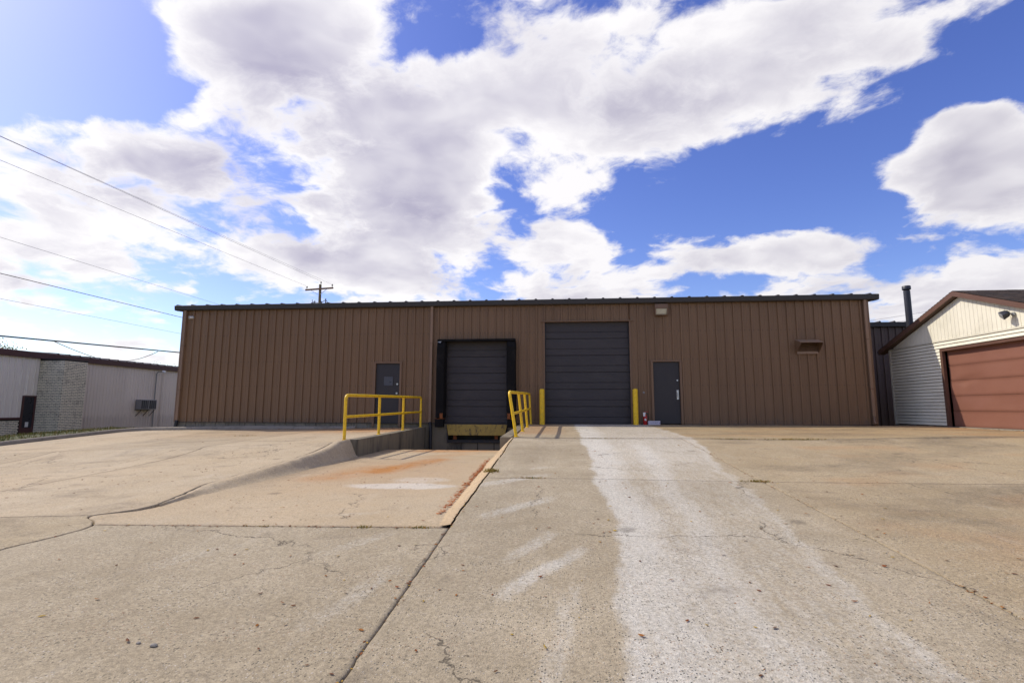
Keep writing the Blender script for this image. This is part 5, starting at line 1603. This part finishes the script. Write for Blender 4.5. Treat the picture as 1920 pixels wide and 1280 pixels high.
# ================================================================== trees behind the office building
def tree(label, base, h, crown_r, nleaf, seed):
    rnd = random.Random(seed)
    t = thing('tree', base, label, 'tree', 'trees behind the office building')
    b = Vector(base)
    mb = MB()
    top = b + Vector((0.2, 0.1, h * 0.72))
    mb.tube([b - Vector((0, 0, 0.3)), b + Vector((0.05, 0, h * 0.3)), top], [0.20, 0.15, 0.05], 10)
    tips = []
    for i in range(14):
        s_ = b + Vector((0.05, 0, h * rnd.uniform(0.35, 0.65)))
        a = rnd.uniform(0, 6.28)
        e = b + Vector((math.cos(a) * crown_r * rnd.uniform(.4, .9), math.sin(a) * crown_r * rnd.uniform(.4, .9), h * rnd.uniform(0.62, 0.96)))
        mid = s_.lerp(e, 0.5) + Vector((0, 0, -0.15))
        mb.tube([s_, mid, e], [0.06, 0.04, 0.015], 6)
        tips += [e, mid.lerp(e, 0.5)]
    mb.build('trunk', MAT['bark'], t, smooth=True)
    V, Fc, T = [], [], []
    for i in range(nleaf):
        c = rnd.choice(tips) + Vector((rnd.gauss(0, .42), rnd.gauss(0, .42), rnd.gauss(0, .30)))
        n_ = Vector((rnd.gauss(0, 1), rnd.gauss(0, 1), rnd.gauss(0.4, 1))).normalized()
        u = n_.orthogonal().normalized()
        u.rotate(Matrix.Rotation(rnd.uniform(0, 6.28), 3, n_))
        v = n_.cross(u)
        s_ = rnd.uniform(0.05, 0.10)
        k = len(V)
        V += [tuple(c - u * s_), tuple(c + v * s_ * 0.5), tuple(c + u * s_), tuple(c - v * s_ * 0.5)]
        Fc.append((k, k + 1, k + 2, k + 3))
        T.append(rnd.random())
    tone_mesh('crown', V, Fc, T, MAT['tree_leaf'], t)
    return t
tree('yellow-green treetop just above the maroon fascia at the far left edge', (-42.4, 34.0, -1.0), 6.15, 2.2, 5200, 5)
tree('tiny treetop above the fascia beside the warehouse corner', (-48.9, 60.0, -1.0), 6.7, 2.0, 3000, 9)

# ================================================================== grass, weeds, leaves, stones
def blades(n, place, hmin, hmax, wid, seed, name, mat, lean=0.5, parent=None):
    rnd = random.Random(seed)
    V, Fc, T = [], [], []
    for i in range(n):
        p = place(rnd)
        if p is None: continue
        x, y, z = p
        h = rnd.uniform(hmin, hmax)
        a = rnd.uniform(0, 6.28)
        w = wid * rnd.uniform(0.6, 1.4)
        l = h * rnd.uniform(0.1, lean)
        b = rnd.uniform(0, 6.28)
        dx, dy = math.cos(a) * w, math.sin(a) * w
        ex_, ey_ = math.cos(b) * l, math.sin(b) * l
        k = len(V)
        V += [(x - dx, y - dy, z - 0.01), (x + dx, y + dy, z - 0.01), (x + dx * .6 + ex_ * .4, y + dy * .6 + ey_ * .4, z + h * .6), (x - dx * .6 + ex_ * .4, y - dy * .6 + ey_ * .4, z + h * .6), (x + ex_, y + ey_, z + h)]
        Fc += [(k, k + 1, k + 2, k + 3), (k + 3, k + 2, k + 4)]
        tn = min(1, max(0, rnd.gauss(0.45, 0.28)))
        T += [tn, tn]
    return tone_mesh(name, V, Fc, T, mat, parent)
def gp(rnd):
    x = -16.25 - abs(rnd.gauss(0, 3.6)) if rnd.random() < 0.75 else rnd.uniform(-25.7, -16.3)
    y = rnd.uniform(9, 36)
    if x < -25.85: return None
    if y > 18 and x > -15.2: return None
    return x, y, float(z_ground(x, y))
gz_cache = None
gs = blades(26000, gp, 0.04, 0.11, 0.010, 11, 'grass', MAT['grass'])
tag(gs, 'short autumn grass on the bank between the kerb and the office building', 'grass', kind='stuff')

def tuft(label, cx, cy, rx, ry, n, zf, hmax, seed):
    z0_ = float(zf(cx, cy))
    t = blades(n, lambda r: (cx + r.gauss(0, rx), cy + r.gauss(0, ry), float(zf(cx, cy)) - 0.005), 0.012, hmax, 0.006, seed, 'weed_tuft', MAT['weed'], 1.6)
    return tag(t, label, 'weed', 'weeds in the joints')
tuft('long low weed patch in the apron joint in front of the vent hood', 5.35, PAD_Y, 0.34, 0.03, 330, z_right, 0.055, 21)
tuft('low yellowing weeds in the apron joint in front of the blank door', 3.9, PAD_Y, 0.30, 0.02, 160, z_right, 0.04, 22)
tuft('thin weeds in the apron joint in front of the tall door', 1.0, PAD_Y, 0.40, 0.02, 130, z_right, 0.03, 23)
tuft('green weed tuft where two joints cross right of the white streaks', 2.72, 7.62, 0.09, 0.025, 130, z_right, 0.04, 24)
tuft('brown and green tuft at the top of the sloped kerb of the truck well', -1.06, 8.12, 0.05, 0.05, 220, z_right, 0.06, 25)
tuft('thin line of weeds in the cross joint left of the white streaks', -0.45, 7.62, 0.12, 0.02, 120, z_right, 0.03, 26)
tuft('dark weed tuft in the middle of the joint in front of the truck well', -1.95, PIT_Y, 0.05, 0.02, 45, z_mid, 0.03, 27)
tuft('weed tuft in the joint at the foot of the sloped kerb', -1.40, PIT_Y, 0.07, 0.02, 60, z_mid, 0.03, 28)
tuft('small weed tuft far left in the joint in front of the truck well', -3.0, PIT_Y + 0.01, 0.08, 0.015, 35, z_mid, 0.02, 29)
tuft('sparse weeds in the left yard joint before the brown wall', -9.4, 15.2, 0.25, 0.05, 90, z_left, 0.04, 30)

def leaves(name, n, place, smin, smax, seed, mat, label, cat):
    rnd = random.Random(seed)
    V, Fc, T = [], [], []
    for i in range(n):
        p = place(rnd)
        if p is None: continue
        x, y, z, tn = p
        s_ = rnd.uniform(smin, smax)
        a = rnd.uniform(0, 6.28)
        ca, sa = math.cos(a), math.sin(a)
        cur = rnd.uniform(-0.2, 0.5) * s_
        tl = rnd.uniform(-0.25, 0.25)
        k = len(V)
        for (u, v, h) in ((-1, 0, cur * .6), (-0.35, -0.42, 0.1 * cur), (0.45, -0.34, 0.2 * cur), (1, 0, cur), (0.45, 0.34, 0.5 * cur + .1 * s_), (-0.35, 0.42, 0.4 * cur + .1 * s_)):
            V.append((x + (ca * u - sa * v) * s_, y + (sa * u + ca * v) * s_, z + 0.004 + max(0, h + tl * v * s_)))
        Fc += [(k, k + 1, k + 2, k + 3), (k, k + 3, k + 4, k + 5)]
        T += [tn, tn]
    o = tone_mesh(name, V, Fc, T, mat)
    return tag(o, label, cat, kind='stuff')
def lf(rnd):
    y = 1.2 + 11 * rnd.random() ** 1.3
    x = rnd.uniform(-5.5, 7.5)
    if rnd.random() < 0.35: x = rnd.gauss(1.5, 1.6)
    if x < -4.9: z = float(z_left(x, y))
    elif x < -1.1:
        if y > 7 and x > -1.9: return None
        z = float(z_mid(x, y))
    else: z = float(z_right(x, y))
    if x > -1.1 or y < PIT_Y or x < -4.95: pass
    tn = rnd.choice([0.05, 0.25, 0.25, 0.5, 0.5, 0.75, 0.8, 1.0, 0.1])
    return x, y, z + 0.001, tn
leaves('fallen_leaves', 1000, lf, 0.006, 0.024, 41, MAT['fallen'], 'small brown and yellow leaves scattered over the drive', 'leaves')
def jl(rnd):
    k = rnd.random()
    if k < 0.30:
        y = rnd.uniform(1.6, 12.2); return float(jL(y)) + rnd.gauss(0, .012), y, float(z_right(-1.08, y)) - 0.004, rnd.choice([0.1, .3, .5, .7])
    if k < 0.55:
        y = rnd.uniform(2.5, 12.2); return float(j2(y)) + rnd.gauss(0, .02), y, float(z_right(2.8, y)) - 0.004, rnd.choice([0.1, .3, .5])
    if k < 0.8:
        x = rnd.uniform(-1, 9); return x, PAD_Y + rnd.gauss(0, .05), float(z_right(x, PAD_Y)), rnd.choice([0, 0.1, .3, .5])
    x = rnd.uniform(-4.6, -1.4); return x, PIT_Y + rnd.gauss(0, .02), float(z_mid(x, PIT_Y)), rnd.choice([0.0, 0.1, .3])
leaves('joint_leaves', 420, jl, 0.008, 0.020, 43, MAT['fallen'], 'crumbled leaves caught in the joints of the drive', 'leaves')
def lt(rnd):
    y = rnd.triangular(7.4, 12.2, 9.6)
    if rnd.random() < 0.25: y = rnd.uniform(5.8, 8.2)
    hg = float(z_right(-1.1, y) - z_mid(-1.5, y))
    xb = float(jL(y)) - 0.012 - (0.20 + 0.72 * hg)
    return xb - abs(rnd.gauss(0, 0.05)) + 0.05, y, float(z_mid(-1.6, y)) + rnd.uniform(0.0, 0.02), rnd.random()
leaves('leaf_litter', 700, lt, 0.012, 0.030, 47, MAT['litter'], 'russet leaf litter gathered along the sloped kerb of the truck well', 'leaf litter')
def dark(rnd):
    x = rnd.uniform(-4.6, -1.8); y = rnd.uniform(5.6, 12)
    return x, y, float(z_mid(x, y)) + .001, rnd.choice([0.0, 0.1, 0.2])
leaves('leaf_crumbs', 260, dark, 0.006, 0.018, 49, MAT['fallen'], 'dark leaf crumbs on the floor of the truck well', 'leaves')

def dk2(rnd):
    x = rnd.uniform(-13, -5.4); y = rnd.triangular(4.2, 16, 6.5)
    return x, y, float(z_left(x, y)) + .001, rnd.choice([0.0, 0.05, 0.1, 0.2])
leaves('leaf_crumbs', 420, dk2, 0.008, 0.026, 51, MAT['fallen'], 'dark leaf crumbs over the left yard slabs', 'leaves')

def wf(rnd):
    k = rnd.random()
    if k < 0.55:
        x = rnd.uniform(2.6, 10.6); y = WALL_Y - 0.06 - abs(rnd.gauss(0, 0.07)); return x, y, float(z_right(x, y)), rnd.choice([0, .1, .2, .3])
    if k < 0.8:
        x = rnd.uniform(-15, -7); y = 18.36 - abs(rnd.gauss(0, 0.08)); return x, y, float(z_left(x, y)), rnd.choice([0, .1, .3, .5])
    y = rnd.uniform(14, 20); return 12.2 - abs(rnd.gauss(0, .06)), y, 0.0 + float(z_right(12.1, min(y, 18.7))), rnd.choice([0, .1, .3])
leaves('wall_foot_leaves', 420, wf, 0.015, 0.04, 53, MAT['fallen'], 'dead leaves blown against the foot of the walls and kerb', 'leaves')

def pebble(label, x, y, r, seed):
    z = float(z_mid(x, y))
    import bmesh
    bm = bmesh.new()
    bmesh.ops.create_icosphere(bm, subdivisions=2, radius=r)
    for v in bm.verts:
        k = 1 + 0.35 * mnoise.noise(v.co / r * 1.1 + Vector((seed, 0, 0)))
        v.co = Vector((v.co.x * k * 1.3, v.co.y * k, v.co.z * k * 0.6))
    me = bpy.data.meshes.new('stone')
    bm.to_mesh(me); bm.free()
    me.materials.append(MAT['stone'])
    o = bpy.data.objects.new('stone', me)
    o.location = (x, y, z + r * 0.4)
    col.objects.link(o)
    return tag(o, label, 'stone', 'loose stones on the drive')
pebble('larger of two grey stones at the lower left of the drive', -2.25, 2.86, 0.016, 3)
pebble('smaller of two grey stones at the lower left of the drive', -2.36, 2.88, 0.010, 8)

# ------------------------------------------------------------------ render settings
scene.cycles.use_adaptive_sampling = True
scene.cycles.adaptive_threshold = 0.015
scene.cycles.use_denoising = True
scene.cycles.max_bounces = 4
scene.cycles.diffuse_bounces = 2
scene.cycles.glossy_bounces = 2
scene.cycles.transparent_max_bounces = 8
scene.cycles.sample_clamp_indirect = 8.0
